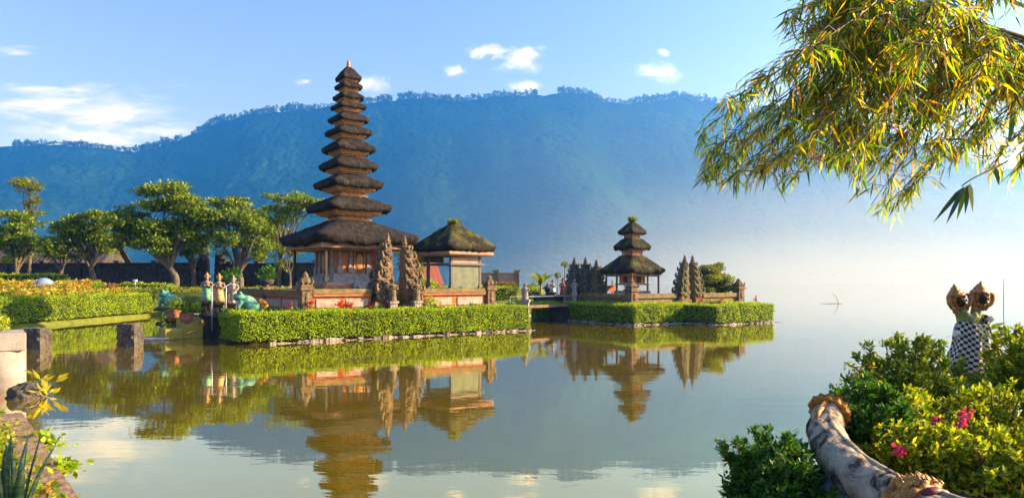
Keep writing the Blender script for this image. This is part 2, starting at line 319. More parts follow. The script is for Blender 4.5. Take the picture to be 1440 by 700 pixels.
# ------------------------------------------------------------------ leaves
def unit(a): return a/np.maximum(np.linalg.norm(a, axis=1, keepdims=True), 1e-9)
def rand_dir(n): return unit(rng.normal(size=(n, 3)))
def leaf_mesh(name, c, axis, nrm, ln, wd, fold=0.0, droop=0.0, kind='diamond'):
    """c base points, axis leaf direction, nrm leaf face normal; every leaf its own small island of faces"""
    n = len(c); axis = unit(axis); side = unit(np.cross(axis, nrm)); nn = np.cross(side, axis)
    ln = np.broadcast_to(np.asarray(ln, float).reshape(-1, 1), (n, 1)); wd = np.broadcast_to(np.asarray(wd, float).reshape(-1, 1), (n, 1))
    dr = np.array([0, 0, -1.0])*droop*ln
    tip = c+axis*ln+dr
    if kind == 'diamond':
        V = np.stack([c, c+axis*ln*.45+side*wd*.5+nn*wd*fold, tip, c+axis*ln*.45-side*wd*.5+nn*wd*fold], 1); F_ = [(0, 1, 2, 3)]
    elif kind == 'folded':
        m = c+axis*ln*.5+dr*.35-nn*wd*fold
        V = np.stack([c, c+axis*ln*.45+dr*.3+side*wd*.5, tip, c+axis*ln*.45+dr*.3-side*wd*.5, m], 1); F_ = [(0, 1, 4), (1, 2, 4), (2, 3, 4), (3, 0, 4)]
    else:  # 'blade'
        V = np.stack([c, c+axis*ln*.22+dr*.06+side*wd*.5, c+axis*ln*.62+dr*.42+side*wd*.38, tip, c+axis*ln*.62+dr*.42-side*wd*.38, c+axis*ln*.22+dr*.06-side*wd*.5], 1); F_ = [(0, 1, 5), (1, 2, 4, 5), (2, 3, 4)]
    k = V.shape[1]; V = V.reshape(-1, 3)
    me = bpy.data.meshes.new(name)
    tot = [len(f) for f in F_]; flat = np.concatenate([np.array(f) for f in F_])
    loops = (np.arange(n)[:, None]*k+flat[None]).ravel(); starts1 = np.cumsum([0]+tot[:-1]); s = (np.arange(n)[:, None]*sum(tot)+starts1[None]).ravel()
    me.vertices.add(len(V)); me.vertices.foreach_set('co', V.ravel().astype(np.float32))
    me.loops.add(len(loops)); me.loops.foreach_set('vertex_index', loops.astype(np.int32))
    me.polygons.add(len(s)); me.polygons.foreach_set('loop_start', s.astype(np.int32)); me.polygons.foreach_set('loop_total', np.tile(tot, n).astype(np.int32))
    me.update(calc_edges=True); return me
def shell_leaves(name, lobes, density, ln, mat, parent, upbias=.25, kind='diamond', ratio=.55, depth=.35, fold=.15, spread=.75, cut=None, droop=0, nmax=60000):
    """leaves on and just inside ellipsoid lobes (centre, radii): the outline is uneven, gaps are left between lobes"""
    cs, ns = [], []
    for c, r in lobes:
        r = np.array(r); area = 4*math.pi*((((r[0]*r[1])**1.6+(r[0]*r[2])**1.6+(r[1]*r[2])**1.6)/3)**(1/1.6))
        n = max(4, int(area*density)); d = rand_dir(n); q = 1-depth*rng.random((n, 1))**1.4+.06*rng.normal(size=(n, 1))
        cs.append(np.array(c)+d*r*q); ns.append(unit(d/r))
    c = np.concatenate(cs); nn = np.concatenate(ns)
    if cut is not None:
        k = cut(c); c, nn = c[k], nn[k]
    if len(c) > nmax: i = rng.choice(len(c), nmax, False); c, nn = c[i], nn[i]
    n = len(c); ax = unit(nn*.45+rand_dir(n)*spread+np.array([0, 0, upbias])); fn = unit(nn*.9+rand_dir(n)*.6+np.array([0, 0, .25]))
    sz = ln*(.65+.7*rng.random(n))
    me = leaf_mesh(name, c, ax, fn, sz, sz*ratio, fold, droop, kind)
    return link(name, me, mat, parent)
def sub_lobes(lobes, k, f=.5, flat=.75):
    """break big lobes into k clumps each, sitting near their skin"""
    out = []
    for c, r in lobes:
        r = np.array(r)
        for _ in range(k):
            d = rand_dir(1)[0]; d[2] = abs(d[2])*.9-.25 if rng.random() < .75 else d[2]
            s = f*(.6+.7*rng.random()); out.append((np.array(c)+d*r*(.55+.4*rng.random()), r*s*np.array([1, 1, flat])))
    return out
def smooth_path(p, n=8):
    p = [Vector(q) for q in p]; out = []
    for i in range(len(p)-1):
        a, b, c, d = p[max(i-1, 0)], p[i], p[i+1], p[min(i+2, len(p)-1)]
        for k in range(n):
            t = k/n; out.append(.5*((2*b)+(c-a)*t+(2*a-5*b+4*c-d)*t*t+(3*b-a-3*c+d)*t**3))
    out.append(p[-1]); return out

# ------------------------------------------------------------------ THE SETTING
def poly_d(pts, poly):                                # distance to the polygon's edge, + inside
    poly = np.array(poly, float); n = len(poly); d = np.full(len(pts), 1e9); ins = np.zeros(len(pts), bool)
    for i in range(n):
        a, b = poly[i], poly[(i+1) % n]; ab = b-a; t = np.clip(((pts-a)@ab)/(ab@ab), 0, 1); d = np.minimum(d, np.linalg.norm(pts-(a+t[:, None]*ab), axis=1))
        c = ((a[1] > pts[:, 1]) != (b[1] > pts[:, 1])); x = (b[0]-a[0])*(pts[:, 1]-a[1])/(b[1]-a[1]+1e-12)+a[0]; ins ^= c & (pts[:, 0] < x)
    return np.where(ins, d, -d)
def land(name, poly, step, height, mat, margin=1.2):
    p = np.array(poly); x0, y0 = p.min(0)-margin; x1, y1 = p.max(0)+margin
    xs = np.arange(x0, x1+step, step); ys = np.arange(y0, y1+step, step); X, Y = np.meshgrid(xs, ys); P = np.stack([X.ravel(), Y.ravel()], 1)
    d = poly_d(P, poly); Z = height(P, d)+np.where(d > .3, .03*rng.normal(size=len(d)), 0); nx = len(xs); keep = d > -margin
    f = []
    for j in range(len(ys)-1):
        for i in range(nx-1):
            q = (j*nx+i, j*nx+i+1, (j+1)*nx+i+1, (j+1)*nx+i)
            if keep[list(q)].any(): f.append(q)
    mb = MB(); mb.v = [tuple(v) for v in np.column_stack([P, Z])]; mb.f = f
    o = mb.build(name, mat, smooth=True); tag(o, kind='structure'); return o
wm = MB(); wm.add([(-2150, -230, 0), (2150, -230, 0), (2150, 2150, 0), (-2150, 2150, 0)], [(0, 1, 2, 3)])
tag(wm.build('lake_water', M['water']), kind='structure')

RID = [(-2600, 330), (-900, 250), (-300, 215), (0, 205), (75, 200), (140, 206), (190, 211), (220, 206), (262, 190), (310, 169), (345, 159), (400, 155), (450, 149), (520, 143), (560, 137), (600, 134), (640, 141), (700, 133),
       (760, 131), (820, 128), (850, 141), (880, 144), (950, 136), (1000, 142), (1060, 150), (1130, 160), (1200, 175), (1300, 200), (1440, 240), (1700, 270), (2300, 300), (4000, 330)]
def ridge_h(a):                                       # tangent of elevation at tangent of azimuth a
    return np.interp(a*F+CX, [p[0] for p in RID], [(YH-p[1])/F for p in RID])
def vnoise(x, y, seed):
    r = np.random.default_rng(seed); T = r.random((64, 64)); xi = np.floor(x).astype(int); yi = np.floor(y).astype(int); fx = x-xi; fy = y-yi; fx = fx*fx*(3-2*fx); fy = fy*fy*(3-2*fy)
    g = lambda i, j: T[i % 64, j % 64]
    return (g(xi, yi)*(1-fx)+g(xi+1, yi)*fx)*(1-fy)+(g(xi, yi+1)*(1-fx)+g(xi+1, yi+1)*fx)*fy
def mountain_pt(A, T):
    Ys = 1150+700*T                                    # depth
    h = ridge_h(A)*1850
    prof = np.where(T <= 1, (T**1.15)*.92+.08*np.sin(np.clip(T, 0, 1)*math.pi/2), 1-(T-1)*1.6)
    x = A*Ys
    gul = (vnoise(x/190+3+Ys/900, Ys/700, 1)-.5)*70+(vnoise(x/75+Ys/400, Ys/200, 2)-.5)*36+(vnoise(x/22, Ys/22, 3)-.5)*12
    w = np.clip(T*(1.0-T)*4, 0, 1)
    Z = h*prof+gul*w+np.clip(T, 0, 1)*(vnoise(x/14, Ys/14, 5)-.5)*7-2
    return x, Ys, Z
na, ntt = 620, 90
A, T = np.meshgrid(np.linspace(-1.12, 1.12, na), np.linspace(0, 1.25, ntt))
x, y, z = mountain_pt(A.ravel(), T.ravel())
mb = MB(); mb.v = list(zip(x, y, np.maximum(z, -.8))); mb.f = [(j*na+i, j*na+i+1, (j+1)*na+i+1, (j+1)*na+i) for j in range(ntt-1) for i in range(na-1)]
tag(mb.build('mountain', M['mountain'], smooth=True), kind='structure')
# woods along the crest and on the slope: far-off mass of crowns and bare trunks
def crest_woods():
    n = 3200; a = rng.uniform(-.95, .55, n); t = rng.normal(1.0, .014, n)
    x, y, z = mountain_pt(a, np.clip(t, .02, 1.05)); hgt = rng.uniform(8, 16, n)*(.6+.7*vnoise(x/70+200, y*0+1, 8)); gap = vnoise(x/38+100, y*0+3, 9) > .12; cs = []; nn = []; sz = []
    tm = MB()
    for i in range(n):
        if not gap[i]: continue
        if t[i] > .96 and hgt[i] > 11: tm.box((x[i], y[i], z[i]+hgt[i]*.35), (1.1, 1.1, hgt[i]*.9))
        k = 9; d = rand_dir(k)*np.array([.26, .26, .24])*hgt[i]; cs.append(np.array([x[i], y[i], z[i]+hgt[i]*.78])+d); sz.append(np.full(k, hgt[i]*.3))
    c = np.concatenate(cs); s = np.concatenate(sz); m = len(c)
    me = leaf_mesh('forest', c, rand_dir(m), rand_dir(m), s, s*.9, .1)
    o = link('forest', me, M['forestleaf']); tag(o, 'dark woodland along the crest of the mountain behind the lake', 'woodland', kind='stuff')
    t_ = tm.build('trunk', M['forestleaf'], o); t_['kind'] = 'stuff'
M['forestleaf'] = surf('far_forest', [(.3, (.006, .02, .012)), (.7, (.024, .05, .025))], .1, 1, 0)
crest_woods()

# land
u1 = Vector((math.cos(R(37)), math.sin(R(37)), 0)); v1 = Vector((-u1.y, u1.x, 0))         # axes of the pagoda island
u2 = Vector((math.cos(R(34)), math.sin(R(34)), 0)); v2 = Vector((-u2.y, u2.x, 0))         # axes of the small island
TH1, TH2 = R(37), R(34)
H1 = Vector((-9.4, 24.75, 0))                         # near hedge corner of the pagoda island
C0 = Vector((-8.05, 27.7, 0))                         # near corner of its walled terrace
def I1(u, v, z=0): return C0+u1*u+v1*v+Vector((0, 0, z))
A2 = Vector((6.24, 36.1, 0)); P0 = Vector((6.4, 38.0, 0))
def I2(u, v, z=0): return P0+u2*u+v2*v+Vector((0, 0, z))
isl1 = [tuple((H1+u1*a+v1*b)[:2]) for a, b in ((-.1, -.1), (13, -.1), (13, 16), (-.1, 16))]
land('island_ground', isl1, .35, lambda P, d: np.where(d > .55, .80, np.where(d > .2, .1, -.7)), M['soil'], .6)
main = [(-140, 18), (-23.0, 18), (-22.8, 46.5), (-19, 43), (-14, 47), (0, 42.5), (3.0, 46.5), (4.6, 52), (4.2, 60), (-6, 74), (-60, 92), (-140, 95)]
def main_h(P, d):
    base = 1.0+.85*np.clip((P[:, 1]-50)/14, 0, 1); left = np.clip((-14-P[:, 0])/6, 0, 1); base = np.maximum(base, (1.3+.55*np.clip((-P[:, 0]-24)/18, 0, 1))*left)
    return np.where(d > .9, base, np.where(d > 0, .12+.14*d, -.7))
land('garden_ground', main, .9, main_h, M['grass'], 1.4)
B2 = Vector((10.55, 36.4, 0)); Ii = A2+u2*3.74; C2 = B2+u2*4.6
isl2 = [tuple(p[:2]) for p in (A2+v2*6.2, A2, Ii, B2, C2, C2+v2*9, A2+v2*9+u2*1)]
land('small_island_ground', isl2, .35, lambda P, d: np.where(d > .55, .78, np.where(d > .2, .1, -.7)), M['soil'], .6)
# platform tops inside the terrace walls
def slab(name, pts, z0, z1, mat, **k):
    n = len(pts); mb = MB(); mb.rings([[(p[0], p[1], z0) for p in pts], [(p[0], p[1], z1) for p in pts]]); o = mb.build(name, mat, **k); tag(o, kind='structure'); return o
slab('terrace_ground', [I1(.2, .2), I1(9.2, .2), I1(9.2, 11), I1(.2, 11)], .6, 1.72, M['grass'])
slab('small_terrace_ground', [I2(.2, .2), I2(8.6, .2), I2(8.6, 6), I2(.2, 6)], .6, 1.40, M['grass'])

# haze over the whole place and a bank of mist on the lake at the right
def volume(name, mb, dens, col, aniso):
    m, N, L, b = base_mat(name); N.remove(b); v = N.new('ShaderNodeVolumePrincipled'); v.inputs['Density'].default_value = dens; v.inputs['Color'].default_value = (*col, 1); v.inputs['Anisotropy'].default_value = aniso; v.inputs['Absorption Color'].default_value = (1, 1, 1, 1)
    L.new(v.outputs[0], N['Material Output'].inputs['Volume']); o = mb.build(name, m, smooth=False); bm = bmesh.new(); bm.from_mesh(o.data); bmesh.ops.recalc_face_normals(bm, faces=bm.faces); bm.to_mesh(o.data); bm.free()
    return tag(o, kind='stuff')
mb = MB(); mb.box((0, 960, 279), (4400, 2460, 560)); hz = volume('haze', mb, .00044, (.045, .32, 1.0), .60); tag(hz, 'thin blue haze hanging over the lake and mountain', 'haze')
def mist_bank(c, rx, rz, w, nr=14, na_=64):           # a lens of mist whose thickness falls off smoothly to nothing at its rim
    mb = MB(); vs = lambda s: [[(c[0]+rx*r*math.cos(a), c[1]+s*w*(1-r*r)**2, c[2]+rz*r*math.sin(a)) for a in (2*math.pi*i/na_ for i in range(na_))] for r in (k/nr for k in range(1, nr+(s < 0)))]
    f, bk = vs(-1), vs(1); mb.v = [(c[0], c[1]-w, c[2]), (c[0], c[1]+w, c[2])]; b0 = 2
    for ring in f+bk: mb.v += ring
    nf = len(f); F_ = lambda k, i: b0+k*na_+i % na_
    for i in range(na_):
        mb.f.append((0, F_(0, i+1), F_(0, i))); mb.f.append((1, F_(nf, i), F_(nf, i+1)))
        for k in range(nf-1): mb.f.append((F_(k, i), F_(k, i+1), F_(k+1, i+1), F_(k+1, i)))
        for k in range(nf, nf+len(bk)-1): mb.f.append((F_(k, i), F_(k+1, i), F_(k+1, i+1), F_(k, i+1)))
        mb.f.append((F_(nf+len(bk)-1, i), F_(nf-1, i), F_(nf-1, i+1), F_(nf+len(bk)-1, i+1)))
    return mb
ms = volume('mist', mist_bank((560, 880, 6), 640, 175, 300), .00085, (.74, .87, 1.0), .0); m2 = volume('mist', mist_bank((380, 800, 0), 660, 330, 260), .00030, (.80, .88, .96), .1); m3 = volume('mist', mist_bank((430, 850, 2), 560, 70, 240), .0007, (.74, .87, 1.0), .0); tag(m3, 'low bright fog hugging the far waterline behind the small islet', 'mist'); tag(m2, 'thin veil of mist before the middle of the mountain', 'mist'); tag(ms, 'white morning mist lying low on the far water at the right', 'mist')

# ------------------------------------------------------------------ HEDGES
def hedge(name, path, width, z0, z1, label, ln=.075, dens=620, group=None, mat='hedge', closed_ends=True, cat='hedge', edging=True):
    """clipped hedge along a ground polyline (outer face on its right-hand side)"""
    t = thing(name, label, cat, path[0], 0, group); o = Vector(path[0]); pts = [Vector(p)-o for p in path]
    core = MB(); cs, ns = [], []
    nseg = len(pts)-1
    def off(i):                                       # mitred inner offset
        if i == 0: d = (pts[1]-pts[0]).normalized(); return Vector((-d.y, d.x, 0))
        if i == nseg: d = (pts[-1]-pts[-2]).normalized(); return Vector((-d.y, d.x, 0))
        a = (pts[i]-pts[i-1]).normalized(); b = (pts[i+1]-pts[i]).normalized(); na_ = Vector((-a.y, a.x, 0)); nb = Vector((-b.y, b.x, 0)); m = (na_+nb).normalized(); return m/max(.35, m.dot(na_))
    inn = [pts[i]+off(i)*width for i in range(len(pts))]; e = .05
    outr = [pts[i]+off(i)*e for i in range(len(pts))]; inr = [pts[i]+off(i)*(width-e) for i in range(len(pts))]
    core.rings([[(outr[i].x, outr[i].y, z0), (outr[i].x, outr[i].y, z1-e), (inr[i].x, inr[i].y, z1-e), (inr[i].x, inr[i].y, z0)] for i in range(len(pts))])
    core.build('hedge_core', M['hedgecore'], t)
    def quad(a, b, c, d, nrm):
        a, b, c, d = (np.array(q) for q in (a, b, c, d)); area = (np.linalg.norm(b-a)+np.linalg.norm(c-d))/2*(np.linalg.norm(d-a)+np.linalg.norm(c-b))/2
        n = int(area*dens); s, q = rng.random((n, 1)), rng.random((n, 1)); p = (a*(1-s)+b*s)*(1-q)+(d*(1-s)+c*s)*q; cs.append(p); ns.append(np.tile(np.array(nrm, float), (n, 1)))
    up = Vector((0, 0, 1)); lo, hi = Vector((0, 0, z0)), Vector((0, 0, z1))
    for i in range(nseg):
        d = (pts[i+1]-pts[i]).normalized(); nr = Vector((d.y, -d.x, 0))
        quad(pts[i]+lo, pts[i+1]+lo, pts[i+1]+hi, pts[i]+hi, nr); quad(pts[i]+hi, pts[i+1]+hi, inn[i+1]+hi, inn[i]+hi, up); quad(inn[i]+lo, inn[i+1]+lo, inn[i+1]+hi, inn[i]+hi, -nr)
    for i, s in ((0, -1), (nseg, 1)):
        d = (pts[1]-pts[0]).normalized() if i == 0 else (pts[-1]-pts[-2]).normalized(); quad(pts[i]+lo, inn[i]+lo, inn[i]+hi, pts[i]+hi, d*s)
    c = np.concatenate(cs); nn = np.concatenate(ns); n = len(c)
    w = (vnoise(c[:, 0]*2.2+c[:, 1]*1.7+50, c[:, 2]*2.2+c[:, 1]*.6+50, 21)-.5)*.15+.035*rng.normal(size=n)+np.where(rng.random(n) < .02, .09*rng.random(n), 0)
    edge = np.clip((c[:, 2]-(z1-.16))/.16, 0, 1); w -= edge**2*.05*(nn[:, 2] < .5)
    c = c+nn*w[:, None]
    ax = unit(nn*.55+rand_dir(n)*.8+np.array([0, 0, .25])); fn = unit(nn+rand_dir(n)*.6+np.array([0, 0, .1])); sz = ln*(.7+.6*rng.random(n))
    link('leaves', leaf_mesh('hedge_leaves', c, ax, fn, sz, sz*.6, .1), M[mat], t)
    return t
def edging(name, path, label=None):                   # rough pale stones set at the waterline
    mb = MB(); pts = [Vector(p) for p in path]
    for i in range(len(pts)-1):
        L_ = (pts[i+1]-pts[i]).length; d = (pts[i+1]-pts[i]).normalized(); nr = Vector((d.y, -d.x, 0)); s = 0
        while s < L_:
            w = rng.uniform(.12, .42); p = pts[i]+d*(s+w/2)+nr*rng.uniform(-.03, .12)
            hh = rng.uniform(.08, .30); mb.box((p.x, p.y, -.04), (w*1.15, rng.uniform(.22, .46), hh), math.atan2(d.y, d.x)+rng.normal()*.22, rng.uniform(.55, .85), (rng.normal()*.12, 'X')); s += w*.92
    o = mb.build(name, M['rubble'], smooth=False, rough=(2, .13, .11)); tag(o, kind='structure')
hedge('clipped_hedge', [H1+v1*2.6, H1, H1+u1*12.75], .95, .12, 1.05, 'long bright green clipped hedge along the water in front of the tall pagoda', .07, 900)
edging('stone_edging', [H1+u1*.9-v1*.02, H1+u1*13.0])
hedge('clipped_hedge', [A2+v2*6.0, A2, Ii, B2, C2, C2+v2*3.0], .9, .12, .98, 'clipped hedge with stepped corners around the small three-roofed shrine island', .08, 620)
edging('stone_edging', [A2+v2*6.0, A2, Ii, B2, C2])
hedge('clipped_hedge', [Vector((-23.3, 22, 0)), Vector((-23.15, 46.2, 0))][::-1][::-1], 1.1, .30, 1.42, 'long low hedge in front of the flower garden at the left of the pond', .085, 420)
edging_pts = [Vector((-22.9, 24, 0)), Vector((-22.7, 46.4, 0))]

# ------------------------------------------------------------------ TREES
def tree(name, label, base, lobes, trunk, mat='tree', dens=26, ln=.26, k=7, group=None, fork=.45, f=.46):
    """base on the ground, lobes = (photo x, y, rx, ry) clumps measured at the tree's own distance; limbs run from the fork to every lobe"""
    d = base.y; t = thing(name, label, 'tree', base, 0, group); big = []
    for px, py, rx, ry in lobes:
        dd = d+rng.uniform(-1, 1)*rx/F*d*.6; p = at(px, py, dd)-base; big.append((np.array(p), np.array((rx/F*d, rx/F*d*.95, ry/F*d))))
    for _ in range(int(len(big)*.8)):
        i, j = rng.choice(len(lobes), 2, False); w = rng.uniform(.3, .7); big.append((big[i][0]*w+big[j][0]*(1-w), (big[i][1]*w+big[j][1]*(1-w))*.85))
    mb = MB(); zmin = min(b[0][2]-b[1][2] for b in big); top = Vector((trunk[1]/F*d, rng.uniform(-.2, .2), max(.5, zmin*fork+.4)))
    r0 = trunk[0]
    mb.tube(smooth_path([(0, 0, -.3), (r0*.2, 0, top.z*.5), top]), list(np.linspace(r0*1.5, r0*.9, 17)), 9)
    for c, r in big:
        e = Vector(c); m = top.lerp(e, .5)+Vector((rng.normal()*.25, rng.normal()*.25, (e-top).length*.12)); p = smooth_path([top-Vector((0, 0, .1)), m, e], 5)
        mb.tube(p, list(np.linspace(r0*.62, r0*.10, len(p))), 6)
        for _ in range(4):
            b0 = p[int(len(p)*rng.uniform(.45, .85))]; b1 = Vector(np.array(c)+rand_dir(1)[0]*r*.8); pp = [b0, b0.lerp(b1, .5)+Vector((0, 0, .15)), b1]; mb.tube(pp, [r0*.2, r0*.14, r0*.05], 5)
    mb.build('trunk', M['bark'], t, smooth=True)
    shell_leaves('crown', sub_lobes([(c, r*1.14) for c, r in big], k, f*1.15, .6), dens*2.0, ln*.78, M[mat], t, depth=.85, ratio=.6, spread=.9)
    return t
def gnd(px, d, z): return Vector(((px-CX)/F*d, d, z))
tree('broadleaf_tree', 'big spreading tree with broad crown and forked pale trunk left of the pagoda', gnd(246, 54, 1.75), [(235, 272, 32, 17), (205, 292, 30, 17), (262, 290, 34, 18), (190, 318, 34, 20), (232, 315, 34, 20), (282, 312, 24, 17), (180, 343, 24, 14), (225, 345, 30, 13), (268, 335, 20, 12), (165, 310, 16, 12)], (.23, -6), dens=17, k=9)
tree('broadleaf_tree', 'mid-sized dark tree with a forked trunk between the big tree and the pagoda', gnd(337, 55, 1.75), [(322, 288, 26, 14), (345, 300, 26, 16), (308, 310, 22, 16), (360, 325, 22, 16), (330, 330, 24, 16), (372, 350, 15, 14), (312, 345, 15, 12), (362, 362, 12, 10)], (.22, -2), dens=17, k=8)
tree('broadleaf_tree', 'airy tree whose crown shows just behind the left side of the pagoda', gnd(392, 58, 1.8), [(405, 278, 26, 12), (388, 298, 22, 12), (425, 285, 22, 11), (410, 310, 22, 12), (436, 295, 14, 10), (385, 322, 14, 9)], (.16, 4), dens=13, k=7)
tree('leafy_tree', 'dark tree filling the gap between the long roof and the big spreading tree', gnd(84, 57, 1.85), [(82, 330, 20, 12), (70, 345, 18, 12), (98, 348, 18, 12), (84, 358, 22, 10), (60, 352, 14, 10)], (.15, 2), dens=16, k=7)
tree('leafy_tree', 'shadowy tree close behind the forked trunk of the big spreading tree', gnd(272, 60, 1.85), [(262, 330, 22, 14), (288, 338, 18, 14), (300, 322, 16, 12), (276, 352, 18, 10), (250, 350, 14, 10)], (.15, 0), dens=16, k=7)
tree('leafy_tree', 'shadowy tree low between the mid-sized tree and the pagoda roof', gnd(362, 60, 1.85), [(362, 312, 18, 14), (375, 330, 18, 14), (352, 338, 16, 12), (388, 345, 14, 10), (368, 356, 14, 9)], (.15, 3), dens=16, k=7)
tree('slender_tree', 'small pale yellow-green tree low beside the pagoda eave', gnd(408, 53, 1.8), [(405, 348, 15, 12), (392, 360, 10, 9), (418, 358, 10, 9), (400, 372, 10, 7)], (.07, 0), 'treeyellow', dens=15, k=5, ln=.22)
tree('slender_tree', 'tall thin tree with a small tufted crown rising above the garden roof', gnd(41, 62, 1.9), [(40, 257, 17, 9), (34, 268, 13, 8), (50, 266, 10, 8), (44, 300, 11, 7), (36, 308, 10, 6)], (.13, -1), 'treeyellow', dens=16, k=5, fork=.9)
tree('leafy_tree', 'dense green tree at the far left in front of the long roof', gnd(24, 60, 1.9), [(18, 308, 22, 14), (38, 320, 20, 14), (8, 325, 18, 14), (30, 342, 26, 15), (50, 345, 14, 12), (5, 348, 18, 12), (24, 362, 20, 10)], (.2, 0), dens=16, k=7)
tree('leafy_tree', 'rounded low tree between the thin tall tree and the big spreading tree', gnd(130, 58, 1.85), [(118, 312, 24, 14), (140, 305, 20, 12), (95, 322, 22, 14), (150, 322, 20, 14), (125, 335, 26, 14), (165, 340, 16, 14), (100, 340, 14, 10), (142, 352, 18, 10)], (.2, -3), dens=16, k=7)
tree('leafy_tree', 'yellow-green tree at the right end of the small shrine island', I2(7.5, 1.6, 1.4), [(998, 382, 17, 11), (1008, 378, 10, 8), (985, 392, 12, 10), (1004, 396, 20, 11), (1020, 404, 14, 8), (990, 406, 16, 9), (1005, 408, 18, 8)], (.08, 0), 'treeyellow', dens=90, k=8, ln=.17)
tree('leafy_tree', 'dense tree behind the split gate of the pagoda terrace', gnd(575, 50, 1.2), [(578, 362, 16, 12), (592, 372, 12, 10), (566, 378, 12, 10), (600, 358, 10, 9)], (.12, 0), 'tree', dens=30, k=6, ln=.2)

# ------------------------------------------------------------------ BUILDINGS BEHIND
def gable_house(name, label, loc, rz, L_, W_, z_wall, z_ridge, roofmat, wallmat, corr=0, over=.5):
    t = thing(name, label, 'building', loc, rz)
    w = MB(); w.box((0, 0, z_wall/2), (L_, W_, z_wall)); w.add([(-L_/2, -W_/2, z_wall), (-L_/2, W_/2, z_wall), (-L_/2, 0, z_ridge-.15), (L_/2, -W_/2, z_wall), (L_/2, W_/2, z_wall), (L_/2, 0, z_ridge-.15)], [(0, 2, 1), (3, 4, 5)]); w.build('wall', wallmat, t)
    r = MB(); n = max(2, int(L_/.35)); X = L_/2+over; Y = W_/2+over; zs = z_ridge-(z_ridge-z_wall)*(Y/(W_/2))
    for sgn in (-1, 1):
        a, b = [], []
        for i in range(n*2+1):
            x = -X+2*X*i/(2*n); dz = (.05 if i % 2 else 0); a.append((x, sgn*.0, z_ridge+dz)); b.append((x, sgn*Y, zs+dz))
        base = len(r.v); r.v += a+b; m = len(a)
        r.f += [(base+i, base+i+1, base+m+i+1, base+m+i) for i in range(m-1)]
    o = r.build('roof', roofmat, t); s = o.modifiers.new('thick', 'SOLIDIFY'); s.thickness = .08
    q = MB(); q.tube([(-X, 0, z_ridge+.08), (X, 0, z_ridge+.08)], .12, 8); q.build('ridge_cap', roofmat, t); return t
M['corr'] = surf('weathered_shaded_sheet', [(.3, (.022, .017, .016)), (.7, (.08, .058, .05))], 1.5, .8, .3, 10)  # base tone darkened to put the shade over this roof into its colour
gable_house('long_house', 'long low building with a brown corrugated roof behind the dark garden wall', gnd(15, 70, 1.9), R(8), 19, 7, 2.2, 4.4, M['corr'], M['darkstone'])
gable_house('red_roof_house', 'small house with red tiled gable roof and yellow wall seen past the pavilion', gnd(597, 60, 1.3), R(52), 1.7, 1.7, 1.2, 2.95, M['tile'], M['yellowwall'], over=.3)
def masonry(name, label, p0, p1, z0, z1, mat, pil=3.4, th=.3, cap=.12, pmat=None, group=None):
    d = p1-p0; L_ = d.length; t = thing(name, label, 'wall', (p0.x, p0.y, z0), math.atan2(d.y, d.x), group); h = z1-z0
    mb = MB(); mb.box((L_/2, 0, h/2-.2), (L_, th, h+.4)); mb.build('wall_panel', mat, t, rough=(3, .5, .03))
    c = MB(); c.box((L_/2, 0, h+cap/2+.003), (L_+.1, th+.14, cap)); c.build('coping', mat, t, bevel=.02)
    n = max(1, int(round(L_/pil)))
    for i in range(n+1):
        q = MB(); q.box((L_*i/n, 0, h/2-.1), (.38, th+.2, h+.5)); q.box((L_*i/n, 0, h+.24), (.5, th+.3, .14)); q.build('pilaster', pmat or mat, t, bevel=.02)
    return t
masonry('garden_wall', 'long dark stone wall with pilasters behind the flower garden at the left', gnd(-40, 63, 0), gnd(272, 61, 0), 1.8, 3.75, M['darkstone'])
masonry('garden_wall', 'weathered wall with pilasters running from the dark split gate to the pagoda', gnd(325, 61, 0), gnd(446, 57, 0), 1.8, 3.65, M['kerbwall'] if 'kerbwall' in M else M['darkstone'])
masonry('garden_wall', 'pale stone wall with pilasters right of the thatched pavilion', gnd(668, 57, 0), gnd(727, 57, 0), 1.2, 2.85, M['pinkpanel'], 1.8, pmat=M['stone'])

